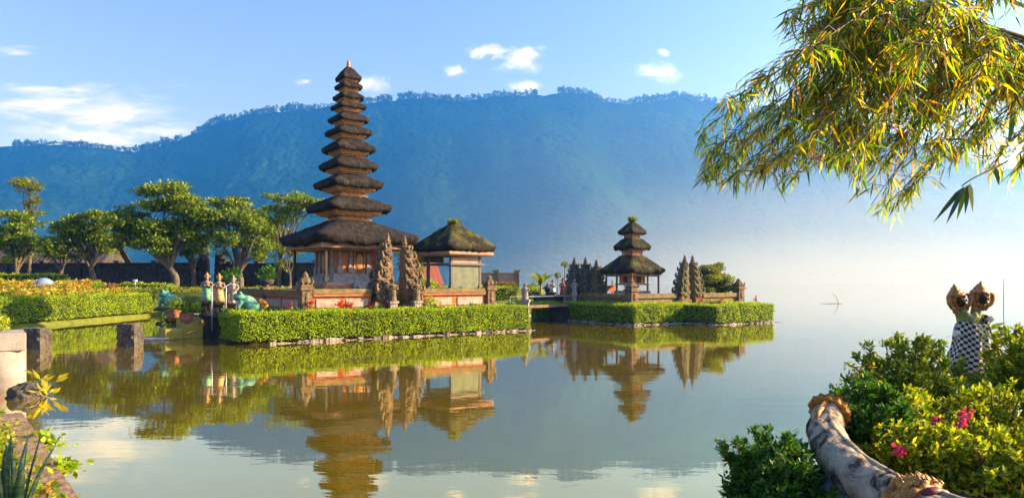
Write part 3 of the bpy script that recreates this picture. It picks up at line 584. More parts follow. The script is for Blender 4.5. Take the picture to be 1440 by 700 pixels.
# ------------------------------------------------------------------ STONE GATES, PILLARS, STATUES
def candi(name, label, loc, rz, h, w, dep, mirror=1, mat='stone', full=False, group=None, levels=5):
    """stepped half of a split gate: flat inner side at x = 0, outer side falling away in tiers with corner horns and a spire"""
    t = thing(name, label, 'gate tower', loc, rz, group); b = MB(); z = 0; hb = h*.16
    def lump(x0, x1, dy, z0, z1, tp=1.0):
        b.box(((x0+x1)/2*mirror, 0, (z0+z1)/2), (x1-x0, dy, z1-z0), taper=tp)
    x_in = -w/2 if full else 0
    p = MB(); p.box((((x_in+w)/2 if not full else 0)*mirror, 0, hb*.5), (w*1.12 if not full else w*1.2, dep*1.2, hb)); p.box((((x_in+w)/2 if not full else 0)*mirror, 0, hb+.03), (w*1.02, dep*1.08, .06+.002)); p.build('plinth', M[mat], t, rough=(3, .12, .05))
    z = hb+.06; H_ = h-z
    for i in range(levels):
        q = i/levels; lh = H_*.88/levels*(1.30-.6*q); ww = (w if not full else w*.5)*(1-q)**.55*.92; dy = dep*(1-.55*q)
        x0 = 0 if not full else -ww
        lump(x0, ww*.88, dy*.9, z, z+lh*.60); lump(x0, ww*1.06, dy*1.08, z+lh*.60, z+lh*.80); lump(x0, ww*.94, dy*.96, z+lh*.8, z+lh)
        for sx in ((1,) if not full else (1, -1)):                        # carved scrolls on the outer corners and the outer side
            for sy in (-1, 0, 1):
                cx, cy_ = ww*.98*sx*mirror, dy*.50*sy; a = lh*.34*rng.uniform(.8, 1.15)
                b.tube([(cx*.9, cy_*.9, z+lh*.72), (cx*1.03, cy_*1.03, z+lh*.92), (cx*1.05, cy_*1.05, z+lh*1.12), (cx*.99, cy_*.99, z+lh*1.34)], [a*.5, a*.55, a*.32, a*.05], 5); b.ball((cx*.98, cy_*.98, z+lh*1.18), (a*.34, a*.34, a*.62), 6)
                b.ball((ww*.9*sx*mirror, cy_*.9, z+lh*.3), (a*.5, a*.55, a*.8), 7)
        for sy in (-1, 1):                                                # carved masks on the front and back
            xm = ww*.45*mirror if not full else 0
            b.ball((xm, dy*.47*sy, z+lh*.34), (ww*.30, .09, lh*.26), 8); b.ball((xm, dy*.56*sy, z+lh*.36), (ww*.12, .06, lh*.13), 6)
            for e in (-1, 1): b.ball((xm+e*ww*.26, dy*.52*sy, z+lh*.46), (ww*.10, .06, lh*.16), 6)
            b.ball((xm, dy*.54*sy, z+lh*.98), (ww*.22, .07, lh*.22), 7)
        z += lh
    b.build('body', M[mat], t, rough=(1, .07, .028))
    f = MB(); x = (.10 if not full else 0)*mirror; f.lathe([(.13, z-.08), (.17, z+.04), (.10, z+.10), (.14, z+.17), (.08, z+.24), (.09, z+.30), (.025, z+H_*.12+.22)], 7, (x, 0, 0)); f.build('finial', M[mat], t, rough=(1, .08, .03))
    return t
def pillar(name, label, loc, rz, h, w, mat='stone', top='knob', group=None):
    t = thing(name, label, 'pillar', loc, rz, group); b = MB()
    b.box((0, 0, h*.07), (w*1.25, w*1.25, h*.14)); b.box((0, 0, h*.38), (w, w, h*.48)); b.box((0, 0, h*.65), (w*1.3, w*1.3, h*.07)); b.box((0, 0, h*.71), (w*1.05, w*1.05, h*.05))
    for s in (0, 1, 2, 3): b.ball((math.cos(s*math.pi/2)*w*.5, math.sin(s*math.pi/2)*w*.5, h*.4), (w*.24 if s % 2 else w*.1, w*.1 if s % 2 else w*.24, h*.17), 8)
    b.build('shaft', M[mat], t, rough=(2, .1, .05))
    f = MB(); f.lathe([(w*.42, h*.73), (w*.62, h*.78), (w*.5, h*.86), (w*.28, h*.9), (w*.3, h*.94), (w*.05, h*1.02)], 8)
    for a in range(4): f.tube([(math.cos(a*math.pi/2+.78)*w*.5, math.sin(a*math.pi/2+.78)*w*.5, h*.74), (math.cos(a*math.pi/2+.78)*w*.75, math.sin(a*math.pi/2+.78)*w*.75, h*.8), (math.cos(a*math.pi/2+.78)*w*.7, math.sin(a*math.pi/2+.78)*w*.7, h*.88)], [w*.14, w*.1, w*.02], 5)
    f.build('capital', M[mat], t, rough=(1, .08, .035)); return t
_fig = {}
def figure(name, label, loc, rz, h, body, skirt, crown, pedestal=None, ph=0, pmat='stone', group=None, squat=1.0, cat='statue'):
    """carved standing figure: one fused body with head and bent arms, wrapped skirt, tiered crown, on its pedestal"""
    t = thing(name, label, cat, loc, rz, group); s = h
    key = round(squat, 2)
    if key not in _fig:
        b = MB(); q = squat
        b.tube([(0, 0, .0), (0, 0, .22), (0, 0, .46), (0, 0, .56), (0, 0, .68), (0, -.005, .735)], [.15*q, .13*q, .125*q, .095*q, .125*q, .06], 14)
        b.ball((0, 0, .68), (.155*q, .075*q, .06), 12); b.tube([(0, 0, .70), (0, 0, .79)], [.05, .045], 8); b.ball((0, -.012, .835), (.066, .074, .082), 14); b.ball((0, -.082, .828), (.014, .018, .02), 6)
        for e in (-1, 1):
            b.tube([(e*.14*q, 0, .69), (e*.20*q, .0, .56), (e*.175*q, -.10, .50), (e*.07, -.17, .56)], [.045, .038, .034, .026], 8); b.ball((e*.05, -.18, .575), (.03, .025, .045), 8); b.ball((e*.07, .005, .835), (.014, .024, .034), 6)
            b.ball((e*.06*q, -.12, .02), (.045, .08, .03), 8)
            b.ball((e*.028, -.076, .848), (.014, .01, .01), 6)
        me = b.mesh('body'); _fig[key] = bake(me, None, .014)
    me = _fig[key].copy(); me.materials.clear(); o = link('body', me, M[body], t, True); o.scale = (s, s, s); o.location = (0, 0, ph)
    if skirt:
        n = 28; prof = [(.185, .01), (.175, .12), (.158, .26), (.148, .40), (.128, .50), (.118, .54)]
        k = MB(); k.rings([[(r*squat*(1+.06*math.sin(i*5*2*math.pi/n+zz*9))*math.cos(2*math.pi*i/n)*s, r*squat*(1+.06*math.sin(i*5*2*math.pi/n+zz*9))*math.sin(2*math.pi*i/n)*s, zz*s+ph) for i in range(n)] for r, zz in prof]); k.build('skirt', M[skirt], t, True)
        k = MB(); k.tube([(math.cos(a)*.132*squat*s, math.sin(a)*.132*squat*s, .53*s+ph+.01*math.sin(3*a)) for a in np.linspace(0, 2*math.pi, 22)], .02*s, 6); k.build('sash', M[crown], t, True)
    c = MB(); c.lathe([(.078, .885), (.092, .90), (.07, .925), (.078, .945), (.05, .975), (.052, .99), (.02, 1.03), (.006, 1.06)], 10)
    for a in range(6): c.ball((math.cos(a)*.08, math.sin(a)*.08, .905), (.02, .02, .035), 6)
    for e in (-1, 1): c.tube([(e*.075, 0, .87), (e*.105, .02, .90), (e*.10, .03, .95)], [.02, .017, .004], 5)
    c.v = [(x*s, y*s, z*s+ph) for x, y, z in c.v]; c.build('crown', M[crown], t, True)
    if ph:
        p = MB(); w = pedestal; p.box((0, 0, ph*.08), (w*1.2, w*1.2, ph*.16)); p.box((0, 0, ph*.5), (w*.86, w*.86, ph*.68)); p.box((0, 0, ph*.92), (w*1.12, w*1.12, ph*.15)); p.build('pedestal', M[pmat], t, rough=(3, .1, .03))
    return t
def along(t, p0, p1): return Vector(p0).lerp(Vector(p1), t)

# pagoda terrace: gate at u = 4.1
GU = 3.95
def terrace_wall(name, label, p0, rz, L_, z0, z1, matp='panel', n=2):
    t = thing(name, label, 'wall', (p0.x, p0.y, z0), rz); h = z1-z0
    a = MB(); a.box((L_/2, .12, h*.13), (L_, .62, h*.26)); a.build('plinth', M['stone'], t, rough=(3, .15, .03))
    a = MB(); a.box((L_/2, .15, h*.5), (L_, .44, h*.48)); a.build('wall_core', M['brick'], t, rough=(3, .15, .015))
    for i in range(n):
        p = MB(); p.box((L_*(i+.5)/n, -.08, h*.50), (L_/n-.28, .05, h*.30)); p.build('panel', M[matp], t, bevel=.03)
    a = MB(); a.box((L_/2, .12, h*.79), (L_, .58, h*.10)); a.build('brick_band', M['brick'], t, bevel=.015)
    a = MB(); a.box((L_/2, .16, h*.92), (L_, .72, h*.16)); a.build('coping', M['coping'], t, rough=(3, .2, .05)); return t
terrace_wall('terrace_wall', 'stone and brick terrace wall with pale panels left of the split gate, facing the hedge', I1(.25, 0), TH1, GU-1.45, .78, 1.92)
terrace_wall('terrace_wall', 'stone and brick terrace wall with pale panels below the thatched pavilion', I1(GU+1.2, 0), TH1, 8.45-GU-1.2, .78, 1.92)
terrace_wall('terrace_wall', 'long side of the terrace wall running back from the left corner pillar', I1(0, 9.2), TH1-math.pi/2, 9.0, .78, 1.88, n=4)
terrace_wall('terrace_wall', 'right side of the terrace wall going back behind the pavilion pillar', I1(8.9, .35), TH1+math.pi/2, 6.5, .78, 1.9, n=3)
pillar('corner_pillar', 'carved stone pillar at the left front corner of the pagoda terrace', I1(0, 0, .78), TH1, 1.80, .42)
pillar('corner_pillar', 'carved stone pillar at the right front corner beside the thatched pavilion', I1(8.75, 0, .78), TH1, 1.72, .42)
pillar('corner_pillar', 'carved pillar along the side wall behind the green frog', I1(0, 4.6, .78), TH1, 1.35, .36)
candi('gate_tower', 'left half of the carved split gate in front of the pagoda', I1(GU-.30, 0, .85), TH1, 3.05, .86, .78, -1)
candi('gate_tower', 'right half of the carved split gate in front of the pagoda', I1(GU+.30, 0, .85), TH1, 2.98, .86, .78, 1)
figure('guardian_statue', 'small stone guardian on a pale pedestal before the left half of the carved gate', I1(GU-.50, -.62, .8), TH1, .95, 'stone', None, 'stone', .36, .62, 'greystone', squat=1.25)
figure('guardian_statue', 'small stone guardian on a pale pedestal before the right half of the carved gate', I1(GU+.62, -.62, .8), TH1, .95, 'stone', None, 'stone', .36, .62, 'greystone', squat=1.25)
slab('gate_path', [I1(GU-.2, -1.0), I1(GU+.2, -1.0), I1(GU+.2, 3), I1(GU-.2, 3)], .7, 1.1, M['coping'])

# ------------------------------------------------------------------ PAGODAS
def square_ring(hw, z, n=72, p=7.0, corner=0.0, jit=0.0, rag=0.0):
    out = []
    for i in range(n):
        a = 2*math.pi*i/n; c, s = math.cos(a), math.sin(a); r = 1/((abs(c)**p+abs(s)**p)**(1/p)); q = ((r-1)/.37)
        rr = hw*r*(1+jit*rng.normal()); out.append((rr*c, rr*s, z+corner*max(0, q)**1.6+rag*rng.normal()))
    return out
def thatch_roof(parent, side, z_eave, z_top, top_hw, th, mat='thatch', corner=.05, bulge=1.45, n=96, name='roof'):
    hw = side/2; rs = []
    for k in range(11):
        t = k/10; rs.append(square_ring(top_hw+(hw-top_hw)*t, z_top-(z_top-z_eave)*t**bulge, n, 7+7*t, corner*side*t**2.5, .009, .016))
    rs.append(square_ring(hw*1.0, z_eave-th*.45, n, 13, corner*side, .010, .02)); rs.append(square_ring(hw*.955, z_eave-th, n, 12, corner*side*.75, .010, .028))
    rs.append(square_ring(hw*.80, z_eave-th*.75, n, 7, corner*side*.3)); rs.append(square_ring(hw*.55, z_eave-th*.3, n, 7)); rs.append(square_ring(hw*.2, z_eave, n, 7))
    return MB().rings(rs[::-1]).build(name, M[mat], parent, True)
def sq(mb, side, z0, z1, side2=None): mb.box((0, 0, (z0+z1)/2), (side, side, z1-z0), taper=(side2 or side)/side); return mb
def pagoda():
    D = 35.2; ctr = Vector(((490-CX)/F*D, D, 0)); t = thing('tall_pagoda', 'tall pagoda with eleven stacked dark thatched roofs on the near island', 'pagoda', (ctr.x, ctr.y, 1.72), TH1)
    Z = lambda y: zat(y, D)-1.72; k = D/F/1.318
    T_ = [(111, 95, 38), (123, 116.5, 41), (138, 130.5, 46), (151.5, 145, 52), (169.5, 160, 60), (188, 178, 69), (211, 198, 79), (235.5, 222, 87), (261.5, 247, 102), (294, 278, 125), (338, 311, 200)]   # eave y, top y, width of each roof
    for i, (ye, yt, w) in enumerate(T_):
        side = w*k; th = .09+.044*side; ze, zt = Z(ye), Z(yt)
        tw = .05 if i == 0 else T_[i-1][2]*k*.22
        last = i == 10
        thatch_roof(t, side, ze, zt+.03, tw, th if not last else .34, corner=.045 if not last else .035, bulge=1.35 if not last else 1.18)
        fz = ze-th*.8 if not last else ze-.30
        f = MB(); f_w = side*.72 if not last else side*.86
        fh = .05+.025*side; sq(f, f_w, fz-fh, fz+.05); sq(f, f_w*.86, fz-fh-.07, fz-fh-.002)
        
        f.build('eave_beam', M['fascia'] if last else M['trim'], t, bevel=.01)
        if not last:
            zb = Z(T_[i+1][1])-.12; bd = MB(); bw = side*.43; sq(bd, bw, zb, fz-.1); sq(bd, bw*1.18, zb+.10, zb+.17)
            nb = 5
            for s in range(4):
                a = s*math.pi/2
                for j in range(nb):
                    o = (j/(nb-1)-.5)*bw*.9; x, y = math.cos(a)*bw*.52-math.sin(a)*o, math.sin(a)*bw*.52+math.cos(a)*o; bd.box((x, y, (zb+.17+fz-.1)/2), (.05, .05, max(.05, fz-.1-zb-.17)), a)
            bd.build('tier_body', M['trim'], t)
    fn = MB(); z = Z(95); fn.lathe([(.10, z-.08), (.13, z), (.08, z+.05), (.11, z+.11), (.07, z+.2), (.09, z+.24), (.02, z+.36)], 10); fn.build('finial', M['gold'], t, True)
    # chamber under the lowest roof
    zf = .50; zt = Z(350)
    b = MB(); sq(b, 4.7, -.05, .16); sq(b, 4.2, .16, .30); b.build('base', M['brick'], t, bevel=.02)
    b = MB(); sq(b, 3.9, .30+.002, zf); b.build('floor', M['pinkpanel'], t, bevel=.02)
    cw = 2.4; b = MB(); sq(b, cw, zf, zt-.02); b.build('chamber_wall', M['orange'], t)
    b = MB(); sq(b, cw+.34, zf+.002, zf+.30); sq(b, cw+.2, zf+.30, zf+.40); b.build('carved_frieze', M['greystone'], t, rough=(4, .09, .07))
    for s in range(4):
        a = s*math.pi/2-math.pi/2; rot = Matrix.Rotation(a, 4, 'Z')
        for o in (-1.0, -.46, .46, 1.0):
            p = MB(); p.box((cw/2+.04, o, (zf+.42+zt)/2), (.10, .13, zt-zf-.44)); p.box((cw/2+.06, o, zf+.56), (.18, .26, .30)); p.box((cw/2+.06, o, zt-.12), (.16, .24, .10)); p.box((cw/2+.07, o, (zf+zt)/2+.2), (.13, .18, .14)); p.v = [rot @ Vector(q) for q in p.v]; p.build('pilaster', M['greystone'], t, rough=(2, .07, .04))
        d = MB(); d.box((cw/2+.03, 0, (zf+.4+zt-.15)/2), (.07, .56, zt-zf-.55)); d.v = [rot @ Vector(q) for q in d.v]; dr = d.build('door', M['wood'], t, bevel=.01)
        d = MB(); d.ball((cw/2+.07, 0, (zf+zt)/2+.12), (.03, .17, .42), 12); d.box((cw/2+.055, -.25, (zf+zt)/2+.1), (.04, .05, zt-zf-.6)); d.box((cw/2+.055, .25, (zf+zt)/2+.1), (.04, .05, zt-zf-.6)); d.v = [rot @ Vector(q) for q in d.v]; d.build('gilded_panel', M['gold'], dr)
    for sx in (-1, 1):
        for sy in (-1, 1):
            p = MB(); p.box((sx*1.98, sy*1.98, (zf+zt)/2+.05), (.11, .11, zt-zf)); p.box((sx*1.98, sy*1.98, zf+.1), (.22, .22, .22)); p.box((sx*1.98, sy*1.98, zt-.05), (.28, .28, .10)); p.build('post', M['darkwood'], t, bevel=.01)
    p = MB(); 
    for o in (-1.2, 1.2): p.box((o*.55, -2.05, .18), (.12, .5, .5))
    for i in range(3): p.box((0, -2.05-.22*i, .40-.13*i), (1.2, .24, .13))
    p.build('steps', M['greystone'], t, bevel=.01)
    return t
M['orange'] = surf('orange_plaster', [(.3, (.36, .10, .025)), (.6, (.56, .17, .045)), (.8, (.60, .24, .08))], 3, .8, .3, 20)
pagoda()
def tuft(parent, name, c, r, mat='treeyellow', n=220, ln=.22):
    d = rand_dir(n); d[:, 2] = np.abs(d[:, 2]); c0 = np.array(c)+rand_dir(n)*r*.45*np.array([1, 1, .3]); ax = unit(d+np.array([0, 0, .8])); s = ln*(.6+.8*rng.random(n))
    return link(name, leaf_mesh(name, c0, ax, rand_dir(n), s, s*.22, 0, .1, 'blade'), M[mat], parent)
def pavilion():
    c = I1(7.87, 1.66, 1.72); D = c.y; t = thing('thatched_pavilion', 'open square pavilion with a thick thatched hip roof and pale lower wall', 'pavilion', c, R(44)); Z = lambda y: zat(y, D)-1.72
    side = 124*D/F/1.40
    thatch_roof(t, side, Z(348.5), Z(315), .16, .20, 'thatch_moss', .03, 1.15)
    f = MB(); sq(f, side*.90, Z(349)-.34, Z(349)-.20); sq(f, side*.82, Z(349)-.40, Z(349)-.342); f.build('eave_beam', M['fascia'], t, bevel=.01)
    tuft(t, 'roof_plants', (0, 0, Z(316)), .42, 'treeyellow', 520, .26)
    p = .86; zt = Z(352)
    b = MB(); sq(b, 2.3, -.05, .16); b.build('base', M['coping'], t, rough=(3, .2, .03))
    for sx in (-1, 1):
        for sy in (-1, 1): q = MB(); q.box((sx*p, sy*p, (.16+zt)/2), (.13, .13, zt-.16)); q.box((sx*p, sy*p, .25), (.2, .2, .18)); q.build('post', M['darkpost'], t, bevel=.01)
    zs = Z(372); s = MB(); s.box((0, 0, zs), (2*p+.36, 2*p+.36, .10)); s.build('raised_floor', M['darkpost'], t, bevel=.01)
    w = MB(); w.box((0, -p, (.16+zs-.05)/2), (2*p-.14, .08, zs-.05-.16)); w.build('lower_wall', M['greenpanel'], t)
    w = MB(); w.box((0, -p, zs+.05+.13), (2*p-.14, .07, .26)); w.build('upper_panel', M['pinkpanel'], t)
    w = MB(); w.box((-p+.3, p-.02, zs+.35), (1.2, .06, .5)); w.build('dark_backing', M['darkwood'], t)  # added dark sheet, standing in for the shade inside the upper opening
M['darkpost'] = plain('grey_timber', (.11, .10, .09))
pavilion()
def small_pagoda():
    c = Vector(((889-CX)/F*41, 41, 1.40)); D = 41.0; t = thing('small_pagoda', 'small open pagoda with three mossy thatched roofs on the far islet', 'pagoda', c, R(35)); Z = lambda y: zat(y, D)-1.40; k = D/F/1.41
    T_ = [(326, 312.5, 42), (347, 336, 56), (380.5, 360, 95)]
    for i, (ye, yt, w) in enumerate(T_):
        s = w*k; tw = .06 if i == 0 else T_[i-1][2]*k*.30; th = .13+.03*s
        thatch_roof(t, s, Z(ye), Z(yt)+.03, tw, th, 'thatch_moss', .03, 1.3 if i < 2 else 1.15)
        f = MB(); fz = Z(ye)-th; fw = s*(.66 if i < 2 else .88); sq(f, fw, fz-.06, fz+.05); sq(f, fw*.85, fz-.12, fz-.062); f.build('eave_beam', M['fascia'], t, bevel=.01)
        if i < 2:
            zb = Z(T_[i+1][1])-.1; bw = s*.50; b = MB(); sq(b, bw*.84, zb, fz-.1); b.build('tier_body', M['trim'], t)
            for sx in (-1, 1):
                for sy in (-1, 1): q = MB(); q.box((sx*bw*.47, sy*bw*.47, (zb+fz)/2-.03), (.06, .06, fz-zb-.08)); q.build('tier_post', M['darkwood'], t)
            q = MB(); sq(q, bw*1.15, zb+.08, zb+.14); q.build('tier_floor', M['fascia'], t)
    tuft(t, 'roof_plant', (0, 0, Z(313)), .22, 'treeyellow', 200, .34)
    zt = Z(385); b = MB(); sq(b, 2.9, -.05, .10); b.build('base', M['coping'], t, rough=(3, .2, .03)); b = MB(); sq(b, 1.5, .10, .30); b.build('altar_base', M['pinkpanel'], t, bevel=.02)
    for sx in (-1, 1):
        for sy in (-1, 1):
            q = MB(); q.box((sx*1.05, sy*1.05, (.1+zt)/2), (.08, .08, zt-.1)); q.build('post', M['wood'], t)
            q = MB(); q.box((sx*.62, sy*.62, (.30+zt)/2), (.08, .08, zt-.30)); q.build('inner_post', M['wood'], t)
    b = MB(); b.box((0, 0, zt-.30), (1.05, 1.05, .50)); b.build('shrine_box', M['trim'], t, bevel=.01)
    for a in range(4):
        rot = Matrix.Rotation(a*math.pi/2, 4, 'Z'); d = MB(); d.box((.535, 0, zt-.30), (.05, .30, .42)); d.v = [rot @ Vector(v) for v in d.v]; d.build('shrine_door', M['darkwood'], t)
    b = MB(); b.box((0, 0, zt-.60), (1.4, 1.4, .08)); b.build('shrine_floor', M['wood'], t)
small_pagoda()
# walls, pillars and gates of the small island
def low_wall(label, p0, rz, L_, z0=.78, z1=1.56):
    t = thing('islet_wall', label, 'wall', (p0.x, p0.y, z0), rz); h = z1-z0
    a = MB(); a.box((L_/2, .1, h*.16), (L_, .52, h*.32)); a.build('plinth', M['coping'], t, rough=(3, .15, .03)); a = MB(); a.box((L_/2, .12, h*.5), (L_, .36, h*.4)); a.build('wall_panel', M['coping'], t, rough=(3, .2, .03)); a = MB(); a.box((L_/2, .1, h*.85), (L_, .54, h*.3)); a.build('coping', M['coping'], t, rough=(3, .2, .04))
low_wall('mossy low wall between the corner pillar and the split gate of the small islet', I2(.2, 0), TH2, 3.1)
low_wall('mossy low wall right of the split gate on the small islet', I2(5.5, 0), TH2, 3.1)
low_wall('shaded low wall left of the corner pillar on the small islet', I2(0, 4.2), TH2-math.pi/2, 4.0)
pillar('corner_pillar', 'squat mossy pillar at the near corner of the small islet wall', I2(0, 0, .75), TH2, 1.55, .5)
pillar('corner_pillar', 'mossy pillar with a knob at the right end of the small islet wall', I2(8.75, 0, .75), TH2, 1.65, .5)
M['mossstone'] = surf('mossy_stone', [(.25, (.05, .045, .025)), (.5, (.17, .14, .07)), (.8, (.32, .27, .15))], 5, .95, 1, 14, moss=((.09, .095, .02), .62, 3), spec=.1, bdist=.06)
candi('gate_tower', 'left half of the tall mossy split gate on the small islet', I2(4.18, 0, .8), TH2, 2.6, .78, .66, -1, 'mossstone')
candi('gate_tower', 'right half of the tall mossy split gate on the small islet', I2(4.62, 0, .8), TH2, 2.6, .78, .66, 1, 'mossstone')
M['darkmoss'] = surf('dark_mossy_stone', [(.25, (.04, .037, .03)), (.5, (.12, .105, .075)), (.8, (.24, .20, .14))], 5, .95, 1, 14, moss=((.08, .075, .02), .68, 3), spec=.1, bdist=.06)
candi('stone_spire', 'leftmost dark stone spire beside the footbridge on the small islet', Vector((3.70, 42.3, .8)), TH2, 2.55, .85, .8, 1, 'darkmoss', True)
candi('stone_spire', 'middle of the three stone spires left of the small pagoda', Vector((4.34, 42.0, .8)), TH2, 2.55, .85, .8, 1, 'darkmoss', True)
candi('stone_spire', 'third stone spire, the nearest to the small pagoda, at its left', Vector((4.95, 41.8, .8)), TH2, 2.4, .85, .8, 1, 'mossstone', True)
figure('post_statue', 'small grey stone figure on a pale post in front of the leftmost dark spire', Vector((3.62, 41.2, .78)), 0, .85, 'greystone', None, 'greystone', .28, .75, 'greystone', squat=1.2)
# red offering table beside the shrine
t = thing('offering_table', 'red offering table with slim rails left of the small pagoda', 'table', (5.75, 42.2, 1.40), R(34))
b = MB(); b.box((0, 0, .42), (1.0, .5, .34)); b.build('table_box', M['brick'], t, bevel=.01)
for sx in (-1, 1):
    for sy in (-1, 1): b = MB(); b.box((sx*.46, sy*.22, .45), (.05, .05, .9)); b.build('leg', M['wood'], t)

# footbridge from the garden to the islet
def bridge():
    p0 = Vector((.3, 37.6, 0)); p1 = Vector((3.5, 41.6, 0)); d = p1-p0; L_ = d.length; t = thing('footbridge', 'low stone footbridge with a thin rail between the hedge end and the small islet', 'bridge', p0, math.atan2(d.y, d.x))
    b = MB(); b.box((L_/2, 0, .90), (L_, 1.1, .14)); b.build('deck', M['stone'], t, rough=(3, .2, .03))
    for x in (.3, L_*.8): b = MB(); b.box((x, 0, .3), (.5, 1.0, 1.1)); b.build('pier', M['darkstone'], t, rough=(2, .2, .05))
    for y in (-.5, .5):
        b = MB(); b.tube([(0, y, 1.42), (L_, y, 1.42)], .014, 6); b.build('rail', M['metal'], t)
        for i in range(2): b = MB(); b.tube([(L_*i, y, .95), (L_*i, y, 1.44)], .015, 6); b.build('rail_post', M['metal'], t)
bridge()
figure('post_statue', 'weathered stone figure on a post at the garden end of the footbridge', Vector((.70, 37.3, .35)), R(-10), .85, 'greystone', None, 'greystone', .42, .95, 'greystone', squat=1.35)
# bank wall under the far end of the bridge is hedge in shade
hedge('clipped_hedge', [Vector((1.2, 40.8, 0)), Vector((2.9, 41.4, 0))], 1.2, .1, .95, 'short dark hedge under the footbridge between the two islands', .08, 420)

# ------------------------------------------------------------------ STEPS AND STATUES AT THE ISLAND'S LEFT END
def landing():
    c = Vector((-12.2, 29.0, 0)); t = thing('landing_steps', 'dark stone landing with lichen-yellow steps down into the pond', 'steps', c, TH1)
    b = MB(); b.box((.4, .2, .42), (1.9, 1.8, .84)); b.build('landing', M['darkstone'], t, rough=(3, .2, .03))
    b = MB(); b.box((.4, .2, .87), (2.0, 1.9, .055)); b.build('landing_slab', M['greystone'], t, bevel=.01)
    b = MB(); b.box((-.95, -.25, .40), (.75, 1.1, .8)); b.build('step', M['yellowstone'], t, bevel=.015)
    b = MB(); b.box((-1.65, -.35, .20), (.62, 1.1, .4)); b.build('step', M['yellowstone'], t, bevel=.015)
    b = MB(); b.box((-2.3, -.45, .035), (.9, 1.3, .09)); b.build('step', M['greystone'], t, bevel=.01)
landing()
hedge('clipped_hedge', [Vector((-14.2, 32.0, 0)), Vector((-15.0, 30.6, 0)), Vector((-13.2, 30.9, 0))], .9, .1, 1.12, 'dark rounded hedge block left of the landing steps', .08, 480)
def pot(label, loc, s):
    t = thing('plant_pot', label, 'plant pot', loc); b = MB(); b.lathe([(.14*s, 0), (.24*s, .12*s), (.27*s, .28*s), (.24*s, .38*s), (.27*s, .40*s), (.27*s, .45*s), (.22*s, .45*s), (.2*s, .38*s)], 20); b.build('pot', M['terracotta'], t, True)
    shell_leaves('foliage', [((0, 0, .62*s), (.24*s, .24*s, .22*s))], 260, .12, M['tree'], t, .6)
pot('brown terracotta pot with a plant on the left of the yellow steps', at(245, 452, 28.6), 1.05)
pot('brown terracotta pot with a plant at the edge of the dark landing', at(262, 456, 27.8), 1.0)
def frog(label, loc, rz, s):
    t = thing('frog_statue', label, 'statue', loc, rz); b = MB()
    rx = Matrix.Rotation
    b.ball((0, 0, .36), (.34, .30, .27), 14, rx(R(-28), 3, 'Y')); b.ball((.30, 0, .56), (.25, .25, .17), 14, rx(R(-12), 3, 'Y'))
    for e in (-1, 1):
        b.ball((.28, e*.14, .71), (.085, .08, .085), 10); b.ball((-.16, e*.27, .24), (.27, .12, .20), 12, rx(R(-20), 3, 'Y')); b.ball((-.02, e*.34, .05), (.22, .09, .05), 8)
        b.tube([(.22, e*.2, .42), (.33, e*.27, .22), (.33, e*.24, .06)], [.1, .08, .06], 8); b.ball((.40, e*.25, .04), (.13, .08, .04), 8)
    b.v = [(x*s, y*s, z*s) for x, y, z in b.v]; b.build('body', M['frog'], t, True, fuse=.022*s)
    b = MB(); b.ball((.235*s, 0, .36*s), (.215*s, .22*s, .21*s), 14); b.build('belly', M['paleglaze'], t, True)
    for e in (-1, 1): b = MB(); b.ball((.33*s, e*.155*s, .735*s), .045*s, 10); b.build('eye', M['black'], t, True)
    b = MB(); b.lathe([(.24*s, .475*s), (.252*s, .487*s), (.24*s, .50*s)], 20, (.31*s, 0, .02*s)); b.build('mouth', M['black'], t, True)
    b = MB(); b.box((.05*s, 0, -.05), (.95*s, .75*s, .11)); b.build('base', M['darkstone'], t, rough=(3, .1, .03))
frog('turquoise frog statue sitting on the near end of the long hedge', at(349, 441, 26.6)+Vector((0, 0, .05)), R(200), 1.0)
frog('darker turquoise frog statue on the hedge block left of the steps', at(240, 434, 31)+Vector((0, 0, .03)), R(170), 1.02)
M['robeT'] = surf('teal_floral_robe', [(.35, (.02, .16, .13)), (.5, (.05, .33, .24)), (.62, (.60, .40, .10)), (.75, (.45, .12, .04))], 12, .6, .4, 20)
M['robeO'] = surf('orange_floral_robe', [(.35, (.45, .14, .02)), (.5, (.62, .27, .05)), (.62, (.10, .30, .34)), (.75, (.70, .48, .2))], 12, .6, .4, 20)
M['skin'] = surf('painted_plaster', [(.3, (.20, .08, .03)), (.5, (.34, .19, .11)), (.58, (.08, .17, .17)), (.72, (.4, .15, .03))], 16, .6, .3, 20)
figure('robed_statue', 'painted statue in a teal floral skirt, the left of the pair by the landing', at(291, 444, 28.2), TH1*.3, 1.08, 'skin', 'robeT', 'gold', .42, .6, 'darkstone')
figure('robed_statue', 'painted statue in an orange floral skirt, the right of the pair by the landing', at(308, 446, 27.8), TH1*.3, 1.08, 'skin', 'robeO', 'gold', .42, .6, 'darkstone')
figure('stone_statue', 'slim weathered stone figure right behind the orange-skirted statue', at(328, 447, 28.4), 0, 1.05, 'greystone', None, 'greystone', .42, .6, 'stone')
for i, (px, d) in enumerate(((298, 27.4), (318, 27.0))):
    o = MB().tube([(0, 0, 0), (0, 0, 1.75), (.0, .5, 1.85)], .022, 8).build('handrail', M['metal'], smooth=True); o.location = at(px, 0, d).xy.to_3d()+Vector((0, 0, .3)); tag(o, ['thin steel handrail between the two painted statues', 'thin steel handrail right of the orange-skirted statue'][i], 'handrail')
